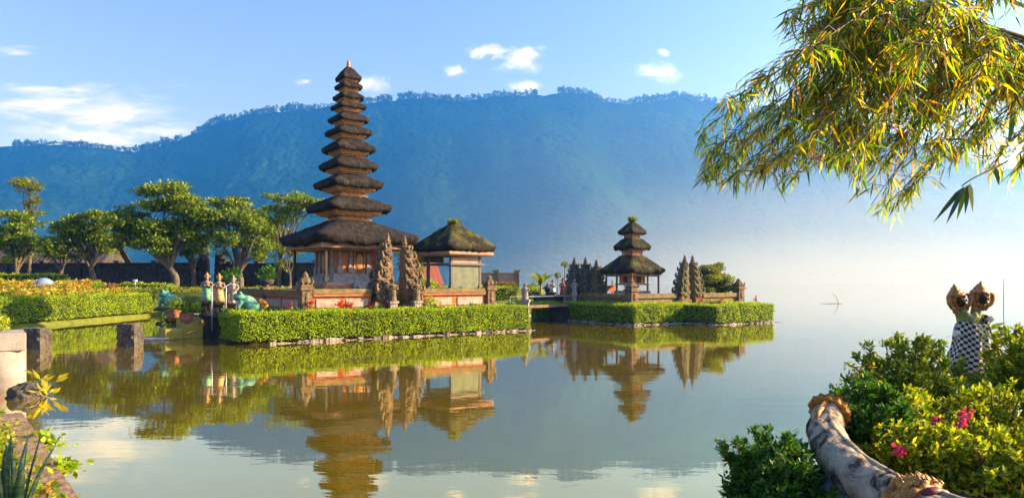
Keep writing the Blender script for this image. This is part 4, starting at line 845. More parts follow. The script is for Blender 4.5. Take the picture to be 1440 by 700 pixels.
def urn(label, loc):
    t = thing('pedestal_urn', label, 'planter', loc, TH1); b = MB(); b.box((0, 0, .3), (.36, .36, .6), taper=.85); b.box((0, 0, .64), (.5, .5, .1)); b.build('pedestal', M['stone'], t, rough=(2, .1, .04)); b = MB(); b.lathe([(.14, .69), (.30, .85), (.34, 1.0), (.30, 1.02), (.2, .98)], 14); b.build('bowl', M['darkstone'], t, True)
    shell_leaves('foliage', [((0, 0, 1.22), (.42, .42, .26)), ((.1, 0, 1.4), (.25, .25, .2))], 150, .13, M['darkleaf'], t, .5)
urn('stone pedestal with a dark bushy plant beside the slim stone figure', at(325, 428, 31)+Vector((0, 0, .0)))
urn('stone pedestal with a dark bushy plant on the terrace side wall', at(375, 425, 31.5))

# ------------------------------------------------------------------ GARDEN
def stake(px, py, d, z): pass
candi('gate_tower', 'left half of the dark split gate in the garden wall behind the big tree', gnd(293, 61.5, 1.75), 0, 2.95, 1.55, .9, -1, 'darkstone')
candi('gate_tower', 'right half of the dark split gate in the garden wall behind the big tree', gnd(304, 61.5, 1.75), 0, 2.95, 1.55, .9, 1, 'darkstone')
def bush(name, label, c, r, mat, dens=90, ln=.14, k=5, cat='shrub', group=None, stems=True, kind='diamond', depth=.5, ratio=.55, up=.25, f=.55, cut=None):
    c = Vector(c); t = thing(name, label, cat, c, 0, group); lob = sub_lobes([((0, 0, r[2]*.95), r)], k, f, .85)+[((0, 0, r[2]*.8), (r[0]*.7, r[1]*.7, r[2]*.7))]
    if stems:
        b = MB()
        for q, rr in lob[:10]:
            e = Vector(q); b.tube(smooth_path([(e.x*.03, e.y*.03, -.05), (e.x*.5, e.y*.5, e.z*.55), e], 4), list(np.linspace(.022, .008, 9)), 5)
        b.build('stems', M['twig'], t, True)
    shell_leaves('foliage', lob, dens, ln, M[mat], t, up, kind, ratio, depth, cut=cut); return t
hedge('clipped_hedge', [gnd(-20, 55, 0), gnd(78, 55, 0)], 1.6, 1.8, 2.75, 'dark clipped hedge at the far left behind the pale dome', .14, 130)
hedge('clipped_hedge', [gnd(166, 50, 0), gnd(224, 50, 0)], 1.0, 1.6, 2.05, 'low yellow-green hedge at the foot of the garden lamp', .11, 200)
hedge('clipped_hedge', [Vector((-1.9, 45, 0)), Vector((.4, 46.5, 0))], 1.0, 1.0, 1.85, 'bright clipped hedge below the pale stone wall', .10, 260)
hedge('clipped_hedge', [Vector((-2.6, 50.5, 0)), Vector((.3, 51.5, 0))], 1.0, 1.1, 2.1, 'darker reddish hedge right below the pale stone wall', .11, 220, mat='redleaf')
hedge('clipped_hedge', [Vector((1.35, 47.2, 0)), Vector((2.1, 48.3, 0))], .8, 1.0, 1.75, 'small bright hedge block behind the footbridge statue', .10, 260)
b = MB(); b.ball((0, 0, .30), (.62, .62, .62), 24); o = b.build('fibreglass_dome', M['ball'], smooth=True); o.location = gnd(62, 45, 1.55); tag(o, 'pale grey-blue dome standing among the yellow flowers at the left', 'dome')
t = thing('garden_lamp', 'white garden lamp on a thin post before the dark wall', 'lamp', gnd(190, 50, 1.6)); b = MB(); b.tube([(0, 0, 0), (0, 0, .62)], .035, 8); b.build('post', M['white'], t); b = MB(); b.box((0, 0, .70), (.20, .20, .15), taper=1.15); b.build('lamp_head', M['white'], t, bevel=.01)
bush('topiary_shrub', 'round yellow-green shrub in the middle of the left flower garden', gnd(139, 45, 1.5), (.42, .42, .40), 'hedge', 160, .10)
bush('topiary_shrub', 'small russet and green shrub right of the round garden shrub', gnd(159, 45, 1.5), (.34, .34, .36), 'redleaf', 160, .10)
bush('topiary_shrub', 'round green shrub beside the frog on the hedge block', gnd(239, 46, 1.5), (.4, .4, .36), 'hedge', 160, .10)
# flower beds: nobody could count these
def bed(name, label, poly, z, n, mats, hgt, ln):
    P = np.array(poly); lo, hi = P.min(0), P.max(0); pts = lo+(hi-lo)*rng.random((n*3, 2)); pts = pts[poly_d(pts, poly) > 0][:n]; m = len(pts)
    hh = hgt*(.3+.7*vnoise(pts[:, 0]*.9+30, pts[:, 1]*.9+30, 31))*(.5+.5*rng.random(m)); c = np.column_stack([pts, z+hh]); s = ln*(.6+.8*rng.random(m))
    o = link(name, leaf_mesh(name, c, unit(rand_dir(m)+np.array([0, 0, .7])), rand_dir(m), s, s*.55, .1), M[mats]); tag(o, label, 'flower bed', kind='stuff'); return o
bed('bedding_plants', 'yellow and orange bedding plants behind the left hedge', [(-34, 34), (-24.4, 34), (-24.2, 46), (-34, 46)], 1.35, 9000, 'bedmix', .55, .16)
bed('bedding_plants', 'tall yellow flowering plants around the pale dome', [(-34, 44), (-28.6, 44), (-28.2, 50), (-38, 50)], 1.55, 6000, 'bedmix', .85, .18)
bed('bedding_plants', 'russet low plants before the dark garden wall', [(-36, 50), (-27, 50), (-27, 56), (-40, 56)], 1.6, 4000, 'redleaf', .5, .18)
bed('bedding_plants', 'green low plants along the garden path by the big tree', [(-27, 46), (-12, 46), (-12, 55), (-30, 57)], 1.45, 9000, 'treeyellow', .4, .16)
bed('bedding_plants', 'grass and herbs in the strip between long hedge and terrace wall', [tuple(p[:2]) for p in (H1+u1*.9+v1*.95, H1+u1*12.6+v1*.95, H1+u1*12.6+v1*1.7, H1+u1*.9+v1*1.7)], .8, 5200, 'darkleaf', .38, .16)
bed('bedding_plants', 'grass and herbs behind the islet hedge', [tuple(p[:2]) for p in (A2+u2*.3+v2*1.0, A2+u2*8+v2*1.0, A2+u2*8+v2*1.9, A2+u2*.3+v2*1.9)], .78, 2200, 'treeyellow', .35, .15)
def canna(label, loc, s, fm, group=None, k=5):
    t = thing('flowering_plant', label, 'flower', loc, 0, group); b = MB(); heads = []
    for i in range(k):
        e = Vector((rng.normal()*.13*s, rng.normal()*.13*s, s*rng.uniform(.55, .95))); b.tube([(e.x*.04, e.y*.04, -.03), e*.6, e], [.013, .01, .008], 5); heads.append(e)
    b.build('stems', M['darkgreen'], t)
    n = 46; c = np.column_stack([rng.normal(size=(n, 2))*.12*s, rng.random(n)*.4*s]); ax = unit(rand_dir(n)*.8+np.array([0, 0, .6])); ll = .26*s*(.6+.6*rng.random(n)); link('leaves', leaf_mesh('leaves', c, ax, rand_dir(n), ll, ll*.38, .1, .1, 'folded'), M['darkleaf'], t)
    for e in heads:
        n = 16; me = leaf_mesh('blossom', np.tile(np.array(e), (n, 1))+rng.normal(size=(n, 3))*.03*s, unit(rand_dir(n)+np.array([0, 0, .3])), rand_dir(n), .12*s*(.7+.5*rng.random(n)), .085*s, .15, 0, 'folded'); link('blossom', me, M[fm], t)
    return t
M['darkgreen'] = plain('green_stem', (.05, .11, .02))
strip = lambda s, o=1.25: H1+u1*s+v1*o+Vector((0, 0, .80))
for s in (2.2, 2.9, 4.0, 4.35, 4.7, 5.6, 6.1, 6.4):
    canna('red flowering plant in the strip between the long hedge and the terrace wall', strip(s, 1.25+rng.uniform(-.2, .2)), rng.uniform(.55, .75), 'flowerR', 'red flowers along the long hedge')
canna('yellow lily clump right of the turquoise frog', strip(1.15, 1.35), .85, 'flowerY'); canna('single tall yellow flower among the red ones below the pagoda', strip(4.5, 1.5), .78, 'flowerY', k=2)
canna('small red flower cluster at the hedge end below the pavilion pillar', strip(10.9, 1.3), .45, 'flowerR')
bush('leafy_shrub', 'loose yellowish shrub in front of the terrace wall below the pavilion', strip(8.3, 1.2), (.45, .35, .42), 'azalea', 60, .12)
bush('leafy_shrub', 'bright light green shrub between the split gate and the pavilion', at(588, 398, 44)+Vector((0, 0, -.6)), (.5, .5, 1.0), 'treeyellow', 120, .16)
bush('leafy_shrub', 'rounder green shrub between split gate and red-roofed house', at(600, 402, 45)+Vector((0, 0, -.4)), (.62, .62, .55), 'hedge', 120, .16)
canna('yellow and red flowers below the right gate of the islet', I2(4.6, -.7, .8), .6, 'flowerR'); canna('yellow flowers just left of the islet gate', I2(3.2, -.6, .8), .6, 'flowerY'); canna('single yellow flower near the shaded islet wall', I2(-.35, 3.3, .8), .5, 'flowerY'); canna('red flowers in front of the right islet wall', I2(6.4, -.5, .8), .55, 'flowerR'); canna('pale pink flower at the far right of the islet', I2(9.2, -.9, .8), .6, 'flowerP')
def banana(label, loc, h, n=9):
    t = thing('banana_plant', label, 'plant', loc); b = MB(); b.tube([(0, 0, -.2), (.03, 0, h*.45)], [.10, .07], 8); b.build('trunk', M['cane'], t, True)
    mb = MB()
    for i in range(n):
        a = i*2.4; L_ = h*rng.uniform(.45, .62); tl = rng.uniform(.5, .9); st = 7; rs = []
        for j in range(st+1):
            q = j/st; r = L_*q; p = Vector((math.cos(a)*r*tl, math.sin(a)*r*tl, h*.42+L_*(q*1.05-q*q*.75*tl))); w = .16*h*math.sin(math.pi*min(1, q*.9+.08))**.8; sd_ = Vector((-math.sin(a), math.cos(a), 0)); rs.append((p-sd_*w/2-Vector((0, 0, w*.18)), p, p+sd_*w/2-Vector((0, 0, w*.18))))
        base = len(mb.v); mb.v += [tuple(x) for r in rs for x in r]; mb.f += [(base+3*j+k, base+3*j+k+1, base+3*j+k+4, base+3*j+k+3) for j in range(st) for k in (0, 1)]
    mb.build('leaves', M['banana'], t, True)
banana('tall banana plant with broad bright leaves behind the footbridge', gnd(760, 47.5, 1.0), 2.4, 11); banana('smaller banana plant at the water edge left of the tall one', gnd(742, 48, 1.0), 1.6); banana('short spiky young banana plant before the darker hedge', gnd(711, 46.2, 1.0), 1.1)
b = MB()
def lantern(label, loc, h):
    t = thing('stone_lantern', label, 'lantern', loc); b = MB(); b.box((0, 0, h*.2), (.3, .3, h*.4), taper=.7); b.box((0, 0, h*.5), (.34, .34, h*.2)); b.build('shaft', M['darkstone'], t, bevel=.02); b = MB(); b.lathe([(.36, h*.6), (.30, h*.68), (.1, h*.86), (.02, h*1.05)], 4); b.build('roof', M['darkstone'], t)
lantern('small dark stone lantern between banana plant and islet spires', gnd(770, 45.2, 1.25), .85)
masonry('shore_wall', 'dark low stone wall at the foot of the lantern behind the footbridge', gnd(755, 44.3, 0), gnd(800, 43.9, 0), .2, 1.28, M['darkstone'], 1.2)
M['redcloth'] = plain('red_cloth', (.36, .06, .035)); M['redpaint'] = plain('red_painted_stone', (.26, .08, .05)); M['whitecloth'] = plain('white_cloth', (.62, .6, .57))
figure('robed_statue', 'statue in a white skirt with a red crown behind the footbridge', gnd(777.5, 45.5, .9), 0, .95, 'greystone', 'whitecloth', 'redcloth', .75, .5, 'darkstone')
figure('robed_statue', 'red-robed statue just left of the dark islet spires', gnd(791.5, 45, .9), 0, 1.05, 'redpaint', 'redcloth', 'stone', .75, .5, 'darkstone')
def tuft_palm(label, px, d, z0, h):
    t = thing('tufted_sapling', label, 'tree', gnd(px, d, z0)); b = MB(); b.tube([(0, 0, 0), (.03, 0, h)], [.035, .02], 6); b.build('trunk', M['bark'], t); shell_leaves('crown', [((.03, 0, h), (.18, .18, .15))], 300, .13, M['treeyellow'], t, .5)
tuft_palm('thin sapling with a round tuft above the red-robed statue', 793.5, 46, 1.0, 2.3); tuft_palm('thin sapling with a round tuft just left of the first spire', 803.5, 46, 1.0, 2.15); tuft_palm('short sapling with a tuft above the white-skirted statue', 784, 46.4, 1.0, 1.6)
bush('leafy_shrub', 'light shrub left of the white-skirted statue behind the footbridge', gnd(752, 49, 1.0), (.7, .6, .5), 'treeyellow', 80, .15)
slab('shore_ground', [(2.2, 44.2), (4.2, 44.0), (4.6, 47), (2.2, 48)], -.4, 1.0, M['soil'])

# ------------------------------------------------------------------ POSTS AND THINGS IN THE WATER
for i, (px, pt, pb, lab) in enumerate(((52, 461, 490, 'rough eroded stone post standing in the pond, the one nearer the concrete pier'), (183, 455, 487, 'rough eroded stone post standing in the pond, the one nearer the steps'))):
    d = H*F/(pb-YH); b = MB(); hh = zat(pt, d); b.box((0, 0, hh/2-.15), (.60, .60, hh+.3), taper=.96); o = b.build('stone_post', M['rock'], rough=(4, .11, .14)); o.location = at(px, 0, d).xy.to_3d(); tag(o, lab, 'post')
o = MB().tube([(0, 0, -.4), (.03, 0, 1.2), (.02, 0, 2.45)], [.03, .028, .02], 7).build('bamboo_pole', M['twig'], smooth=True); o.location = gnd(1411, 61, 0); tag(o, 'thin upright pole standing in the lake beyond the checked statue', 'pole')
t = thing('floating_branch', 'bare branch sticking out of the lake with a stem lying on the water', 'branch', gnd(1180, 72, 0)); b = MB(); b.tube([(0, 0, -.2), (-.25, 0, .6), (-.62, .1, 1.15)], [.03, .022, .010], 6); b.tube([(-1.9, 0, .03), (-.6, .1, .04), (.35, 0, .03)], [.012, .022, .015], 6); b.build('stem', M['twig'], t)

# ------------------------------------------------------------------ LEFT FOREGROUND
K0 = Vector((-2.55, 4.75, 0)); K1 = Vector((-7.15, 10.42, 0)); kd = (K1-K0).normalized(); kn = Vector((-kd.y, kd.x, 0)) if kd.x*0-kd.y < 0 else Vector((kd.y, -kd.x, 0))
kn = Vector((kd.y, -kd.x, 0)); kn = -kn if kn.x > 0 else kn
def kerb():
    mb = MB(); s = 0; L_ = (K1-K0).length
    while s < L_:
        w = rng.uniform(.9, 1.5); p = K0+kd*(s+w/2)+kn*.18; mb.box((p.x, p.y, .02+rng.uniform(-.01, .01)), (w-.02, .36, .46), math.atan2(kd.y, kd.x)+rng.normal()*.012); s += w
    tag(mb.build('kerb', M['kerb'], rough=(4, .14, .035)), kind='structure')
kerb()
lb = [tuple((K0+kn*.30)[:2]), tuple((K1+kn*.30)[:2]), (-14, 12), (-20, 8), (-12, -6), (-2.3, -6)]
lb = [(p[0], p[1]) for p in lb]
land('bank_ground', lb, .3, lambda P, d: np.where(d > -.05, .16, -.3), M['soil'], .3)
land('bank_ground', [(-2.6, -6), (-2.4, 2.2), (1.0, 2.0), (1.5, 3.2), (1.7, 4.6), (2.9, 6.1), (4.4, 8.4), (9, 9.5), (14, 6), (14, -6)], .3, lambda P, d: np.where(d > 0, np.minimum(.62, .1+d*1.6), -.4), M['soil'], .4)
def pier():
    t = thing('concrete_pier', 'pale concrete pier with a stepped slab at the left edge of the pond', 'pier', at(37, 0, 14.6).xy.to_3d(), TH1)
    b = MB(); b.box((-1.5, .7, .98), (3.0, 1.4, .36)); b.build('slab', M['concrete'], t, bevel=.02); b = MB(); b.lathe([(.38, -.4), (.38, .80)], 24, (-.36, .40, 0)); b.build('column', M['concrete'], t, True); b = MB(); b.box((-1.35, .2, .10), (1.35, .7, .62)); b.build('low_block', M['yellowstone'], t, bevel=.02); b = MB(); b.box((-1.9, .9, .3), (1.9, .9, 1.0)); b.build('rear_wall', M['darkstone'], t)
pier()
bush('leafy_shrub', 'yellow-green shrub growing on top of the concrete pier', Vector((-10.85, 14.9, 1.14)), (.36, .40, .20), 'azalea', 200, .09)
b = MB(); b.ball((0, 0, .05), (.34, .3, .26), 12); o = b.build('mossy_rock', M['rock'], smooth=True, rough=(2, .16, .16)); o.location = Vector((-9.30, 13.6, -.03)); tag(o, 'dark mossy rock in the water beside the concrete pier', 'rock')
def wplant(label, loc, n, s):
    t = thing('water_plant', label, 'plant', loc); c = rng.normal(size=(n, 3))*np.array([.13, .13, .03]); ax = unit(rand_dir(n)*.9+np.array([0, 0, 1.0])); ll = s*(.6+.6*rng.random(n)); link('leaves', leaf_mesh('leaves', c, ax, rand_dir(n), ll, ll*.30, .15, .2, 'folded'), M['yellowplant'], t)
    b = MB()
    for i in range(0, n, 3): e = Vector(c[i])+Vector(ax[i])*ll[i]*.3; b.tube([(e.x*.3, e.y*.3, -.1), e], [.012, .008], 5)
    b.build('stems', M['cane'], t)
wplant('bright yellow leafy water plant beside the mossy rock', Vector((-9.08, 13.7, .08)), 30, .27); wplant('small yellow leaf shoot right beside the pier column', Vector((-9.25, 14.1, .25)), 8, .36)
def sword(label, loc, n, h, seed):
    r = np.random.default_rng(seed); t = thing('sword_leaf_plant', label, 'plant', loc)
    for i in range(n):
        a = r.uniform(0, 6.28); tl = r.uniform(.05, .45); hh = h*r.uniform(.65, 1.05); w = r.uniform(.026, .046); mb = MB(); rs = []; st = 9; tw = r.uniform(-.6, .6); fa = r.uniform(0, 6.28)
        for j in range(st+1):
            q = j/st; p = Vector((math.cos(a)*(.05+tl*hh*q*q), math.sin(a)*(.05+tl*hh*q*q), hh*q*(1-.12*tl*q))); ww = w*(.55+.9*q-.3*q*q)*(1-q**6)+.002; sdv = Vector((math.cos(fa+tw*q), math.sin(fa+tw*q), 0)); nv = Vector((-sdv.y, sdv.x, 0)); rs.append([p-sdv*ww, p-nv*ww*.25, p+sdv*ww, p-nv*ww*.12+nv*.01])
        mb.rings(rs); mb.build('leaf', M['agave'], t, True)
sword('cluster of dark striped sword-shaped leaves in the bottom left corner', Vector((-3.60, 5.10, .16)), 13, .95, 3); sword('tall striped sword-leaf plant at the left edge above the kerb', Vector((-6.25, 8.2, .16)), 5, 1.15, 5)
def ground_cover(name, label, pts, mat, ln, n, h):
    c = np.concatenate([np.column_stack([p[0]+rng.normal(size=n)*p[2], p[1]+rng.normal(size=n)*p[2], .17+np.abs(rng.normal(size=n))*h]) for p in pts]); m = len(c); s = ln*(.6+.8*rng.random(m))
    o = link(name, leaf_mesh(name, c, unit(rand_dir(m)+np.array([0, 0, .5])), unit(rand_dir(m)+np.array([0, 0, 1.0])), s, s*.6, .12, 0, 'folded'), M[mat]); tag(o, label, 'ground cover', kind='stuff')
gc = []
for i in range(60):
    p = K0+kd*rng.uniform(-.2, 6.5)+kn*(.45+abs(rng.normal())*.40); gc.append((p.x, p.y, .16))
ground_cover('ground_cover', 'bright green herbs spreading along the brown kerb', gc, 'azalea', .07, 190, .13)
ground_cover('ground_cover', 'small green shoots hanging over the water side of the kerb', [((K0+kd*s-kn*.06).x, (K0+kd*s-kn*.06).y, .09) for s in (.9, 1.0, 3.6, 3.8, 5.0, 5.6)], 'hedge', .085, 60, .05)
canna('small yellow bloom rising among the striped sword leaves', Vector((-3.72, 5.6, .16)), .62, 'flowerY', k=1)
canna('small pink flowered plant at the left end of the kerb', Vector((-7.6, 10.5, .16)), .42, 'flowerP', k=2)

# ------------------------------------------------------------------ RIGHT FOREGROUND
M['bandgold'] = surf('creviced_gold_paint', [(.3, (.12, .04, .010)), (.5, (.40, .17, .025)), (.75, (.58, .30, .06))], 24, .5, .2, 40, spec=.5, metal=.15, bdist=.004)  # dark noise tones put the shade of carved crevices into the gold
def serpent():
    t = thing('serpent_balustrade', 'blotched grey and cream stone serpent body with gold bands along the bank', 'balustrade', (0, 0, 0))
    path = [at(1560, 812, 2.85), at(1430, 770, 3.1), at(1340, 738, 3.4), at(1262, 706, 3.75), at(1200, 664, 4.1), at(1166, 624, 4.4), at(1162, 592, 4.6), at(1172, 568, 4.72)]
    p = smooth_path(path, 8); n = len(p); rad = [.124 if i < n-20 else .124-.04*((i-(n-20))/20) for i in range(n)]
    t.location = path[3]; o = path[3]
    mb = MB(); mb.tube([q-o for q in p], rad, 28); mb.build('body', M['naga'], t, True, rough=(2, .10, .035))
    ridge = MB(); ridge.tube([q-o+Vector((.03, .02, rad[i]*.93)) for i, q in enumerate(p[:n-8])], [.024]*(n-8), 8); ridge.build('back_ridge', M['naga'], t, True, rough=(1, .08, .012))
    def band(i0, w, lab):
        b = MB(); c = p[i0]-o; tg = (p[i0+1]-p[i0-1]).normalized(); a = tg.orthogonal().normalized(); bb = tg.cross(a); r = rad[i0]
        prof = [(-w, .004), (-w*.95, .03), (-w*.75, .035), (-w*.7, .012), (-w*.35, .012), (-w*.3, .028), (-w*.1, .034), (0, .02), (w*.1, .034), (w*.3, .028), (w*.35, .012), (w*.7, .012), (w*.75, .035), (w*.95, .03), (w, .004)]
        N_ = 56; b.rings([[c+tg*s+(a*math.cos(2*math.pi*k/N_)+bb*math.sin(2*math.pi*k/N_))*(r*1.02+h_*(1+.25*math.cos(k*2*math.pi/4))) for k in range(N_)] for s, h_ in prof])
        for k in range(44):                           # two rows of leaf carving
            an = 2*math.pi*k/44; rad_ = a*math.cos(an)+bb*math.sin(an); tn = tg.cross(rad_)
            for s_ in (-1, 1):
                d = (tg*s_*.8+tn*.6).normalized(); q0 = c+tg*s_*w*.38+rad_*(r*1.02+.010); b.tube([q0, q0+d*w*.16+rad_*.010, q0+d*w*.34], [.004, .009, .002], 5)
        b.build('gold_band', M['bandgold'], t, True)
        cr = MB()
        for k in range(30 if w > .05 else 0):
            an = -.62+1.24*k/29; up = (Vector((0, 0, 1))-tg*tg.z).normalized(); sdv = tg.cross(up); q = c+(up*math.cos(an)+sdv*math.sin(an))*(r+.035)+tg*rng.uniform(-w*.8, w*.8); cr.ball(q, (rng.uniform(.012, .024),)*3, 7)
            cr.tube([q, q+up*.02+sdv*.02, q+up*.036+sdv*.005], [.012, .010, .003], 5)
        if w > .05: cr.build('gold_crest', M['bandgold'], t, True)
        if w < .05: return
        m = MB(); up = (Vector((0, 0, 1))-tg*tg.z).normalized(); m.tube([c-tg*w*1.25+up*(r+.005)+tg.cross(up)*s for s in (-.06, -.02, .02, .06)], [.012, .028, .028, .012], 8); m.build('maroon_cushion', M['maroon'], t, True)
    band(21, .085, 'a'); band(n-5, .022, 'b')
    b = MB(); q = at(1176, 562, 4.75)-o; b.ball(q, (.075, .07, .025), 10)
    for k in range(9): b.ball(q+Vector((math.cos(k*.7)*.065, math.sin(k*.7)*.06, .015)), .016, 6)
    b.build('end_ornament', M['bandgold'], t, True)
    b = MB(); b.tube([at(1163, 563, 4.62)-o, at(1150, 580, 4.55)-o, at(1145, 606, 4.45)-o], [.02, .022, .012], 7); b.build('gold_strip', M['bandgold'], t, True)
serpent()
b = MB()
for k in range(9): b.ball((rng.uniform(-.25, .30), rng.uniform(-.12, .12), rng.uniform(-.35, .02)), rng.uniform(.12, .2), 9)
o = b.build('carved_rock', M['blueRock'], smooth=True, rough=(2, .09, .09), fuse=.03); o.location = at(1150, 706, 4.15); tag(o, 'blue-grey knobbly painted rock under the bend of the serpent', 'rock')
b = MB(); b.box((0, 0, 0), (2.6, .34, 1.0)); o = b.build('bank_wall', M['rock'], rough=(4, .2, .08)); o.location = at(1330, 800, 3.62)+Vector((.22, .22, -.22)); o.rotation_euler = (0, 0, R(-47)); tag(o, 'dark rough retaining wall carrying the stone serpent', 'wall')

def fbush(name, label, c, r, mat, dens, ln, k=9, group=None, ratio=.42, f=.42, rosette=True, blossoms=()):
    """near shrub: stems from the ground, rosettes of small leaves at every twig end"""
    c = Vector(c); t = thing(name, label, 'shrub', c, 0, group); R_ = np.array(r); n = dens; d = rand_dir(n); d[:, 2] = np.abs(d[:, 2])*1.0-.15
    q = (.50+.58*rng.random((n, 1))**.8)*(.72+.52*vnoise(d[:, 0]*2.4+20, d[:, 1]*2.4+d[:, 2]*2.1+20, int(abs(c.x*100)) % 97)[:, None]); tips = d*R_*q; tips[:, 2] += R_[2]*.15
    sp = []
    for _ in range(34):                               # upright sprays that break the outline
        dd = rand_dir(1)[0]; dd[2] = abs(dd[2])*.8+.25; e0 = dd*R_*rng.uniform(.75, .95); e1 = e0+np.array([rng.normal()*.05, rng.normal()*.05, rng.uniform(.04, .14)]); sp += [e0+(e1-e0)*w+rng.normal(size=3)*.008 for w in (.15, .4, .6, .8, .95, 1.0)]
    tips = np.concatenate([tips, np.array(sp)+np.array([0, 0, R_[2]*.15])]); n = len(tips)
    b = MB()
    for i in list(range(0, n-204, max(1, n//70)))+list(range(n-199, n, 6)):
        e = Vector(tips[i]); b.tube(smooth_path([(e.x*.03, e.y*.03, -R_[2]*.3), (e.x*.45, e.y*.45, e.z*.45), e], 4), list(np.linspace(.014, .004, 9)), 5)
    b.build('stems', M['twig'], t, True)
    m = 15; ln = ln*.80; cc = np.repeat(tips, m, 0)+rng.normal(size=(n*m, 3))*ln*.30; out = unit(np.repeat(tips/R_, m, 0)); ax = unit(out*.55+rand_dir(n*m)*.95+np.array([0, 0, .35])); fn = unit(out*.5+rand_dir(n*m)*.6+np.array([0, 0, .6])); s = ln*(.55+.75*rng.random(n*m))
    link('foliage', leaf_mesh('foliage', cc, ax, fn, s, s*ratio, .14, .08, 'folded'), M[mat], t)
    for bp in blossoms:
        p = np.array(Vector(bp)-c); nn = 18; link('blossom', leaf_mesh('blossom', np.tile(p, (nn, 1))+rng.normal(size=(nn, 3))*.012, unit(rand_dir(nn)+np.array([-.2, -.5, .3])), rand_dir(nn), .030*(.7+.5*rng.random(nn)), .034, .2, 0, 'folded'), M['flowerP'], t)
    return t
fbush('azalea_shrub', 'dark green rounded shrub at the water edge left of the serpent', at(1086, 738, 4.30), (.27, .30, .46), 'darkleaf', 800, .056)
fbush('azalea_shrub', 'trailing dark green shrub draped over the serpent beside its gold tip', at(1222, 622, 4.75), (.26, .26, .26), 'darkleaf', 330, .062)
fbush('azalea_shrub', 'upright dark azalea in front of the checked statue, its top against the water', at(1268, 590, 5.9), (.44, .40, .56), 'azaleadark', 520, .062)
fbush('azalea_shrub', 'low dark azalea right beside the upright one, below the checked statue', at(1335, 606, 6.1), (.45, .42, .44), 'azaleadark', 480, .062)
fbush('azalea_shrub', 'yellow-green azalea with a pink bloom cluster in the middle of the bank', at(1285, 650, 4.9), (.46, .40, .40), 'azalea', 520, .06, blossoms=[at(1311, 597, 4.55), at(1316, 591, 4.56), at(1306, 600, 4.55)])
fbush('azalea_shrub', 'wide bright yellow-green azalea with two pink blooms at the right', at(1398, 664, 4.9), (.52, .45, .48), 'azalea', 720, .06, blossoms=[at(1356, 583, 4.55), at(1351, 596, 4.5)])
fbush('azalea_shrub', 'bright low azalea in the lower right corner beside the serpent', at(1418, 705, 4.2), (.42, .36, .34), 'azalea', 480, .06)
fbush('azalea_shrub', 'low azalea with a deep pink flower just above the gold band', at(1292, 668, 4.35), (.34, .26, .20), 'azalea', 300, .058, blossoms=[at(1262, 634, 4.15), at(1266, 635, 4.14)])
fbush('azalea_shrub', 'sunny azalea at the right frame edge below the broad-leaved plant', at(1466, 575, 6.0), (.48, .5, .56), 'azalea', 760, .064)
def broadleaf(label, loc, h, n):
    t = thing('broad_leaved_shrub', label, 'shrub', loc); b = MB(); cs, ax = [], []
    for i in range(5):
        e = Vector((rng.normal()*.16, rng.normal()*.16, h*rng.uniform(.6, 1))); b.tube([(0, 0, 0), e*.5+Vector((.03, 0, 0)), e], [.018, .014, .008], 6)
        for j in range(n): q = rng.uniform(.45, 1.0); cs.append(e*q+Vector((.02*rng.normal(), .02*rng.normal(), 0))); a = rng.uniform(0, 6.28); ax.append((math.cos(a), math.sin(a), rng.uniform(.1, .9)))
    b.build('stems', M['twig'], t, True); m = len(cs); s = .13*(.6+.6*rng.random(m)); link('leaves', leaf_mesh('leaves', np.array(cs), np.array(ax), unit(rand_dir(m)*.5+np.array([0, 0, 1])), s, s*.45, .12, .1, 'folded'), M['banana'], t)
broadleaf('taller shrub with broad glossy yellow-green leaves right of the checked statue', at(1418, 560, 6.3), .66, 30)
t = thing('bare_twig', 'thin nearly leafless yellow twig reaching over the water left of the azaleas', 'branch', at(1262, 600, 5.7)); b = MB(); base = t.location.copy(); ends = []
for px, py in ((1186, 508), (1200, 515), (1210, 525), (1196, 530), (1222, 512), (1214, 540)):
    e = at(px, py, 5.7+rng.uniform(-.2, .2))-base; m = Vector((e.x*.55, e.y*.5, e.z*.72)); b.tube(smooth_path([(0, 0, 0), m, e], 5), list(np.linspace(.008, .002, 11)), 5); ends += [e*.97, m+(e-m)*.5, m+(e-m)*.75]
b.build('stem', M['cane'], t, True); cc = np.repeat(np.array(ends), 7, 0)+rng.normal(size=(len(ends)*7, 3))*.015; nn = len(cc); s = .04*(.6+.7*rng.random(nn)); link('leaves', leaf_mesh('leaves', cc, rand_dir(nn), rand_dir(nn), s, s*.5, .1, 0, 'folded'), M['yellowplant'], t)

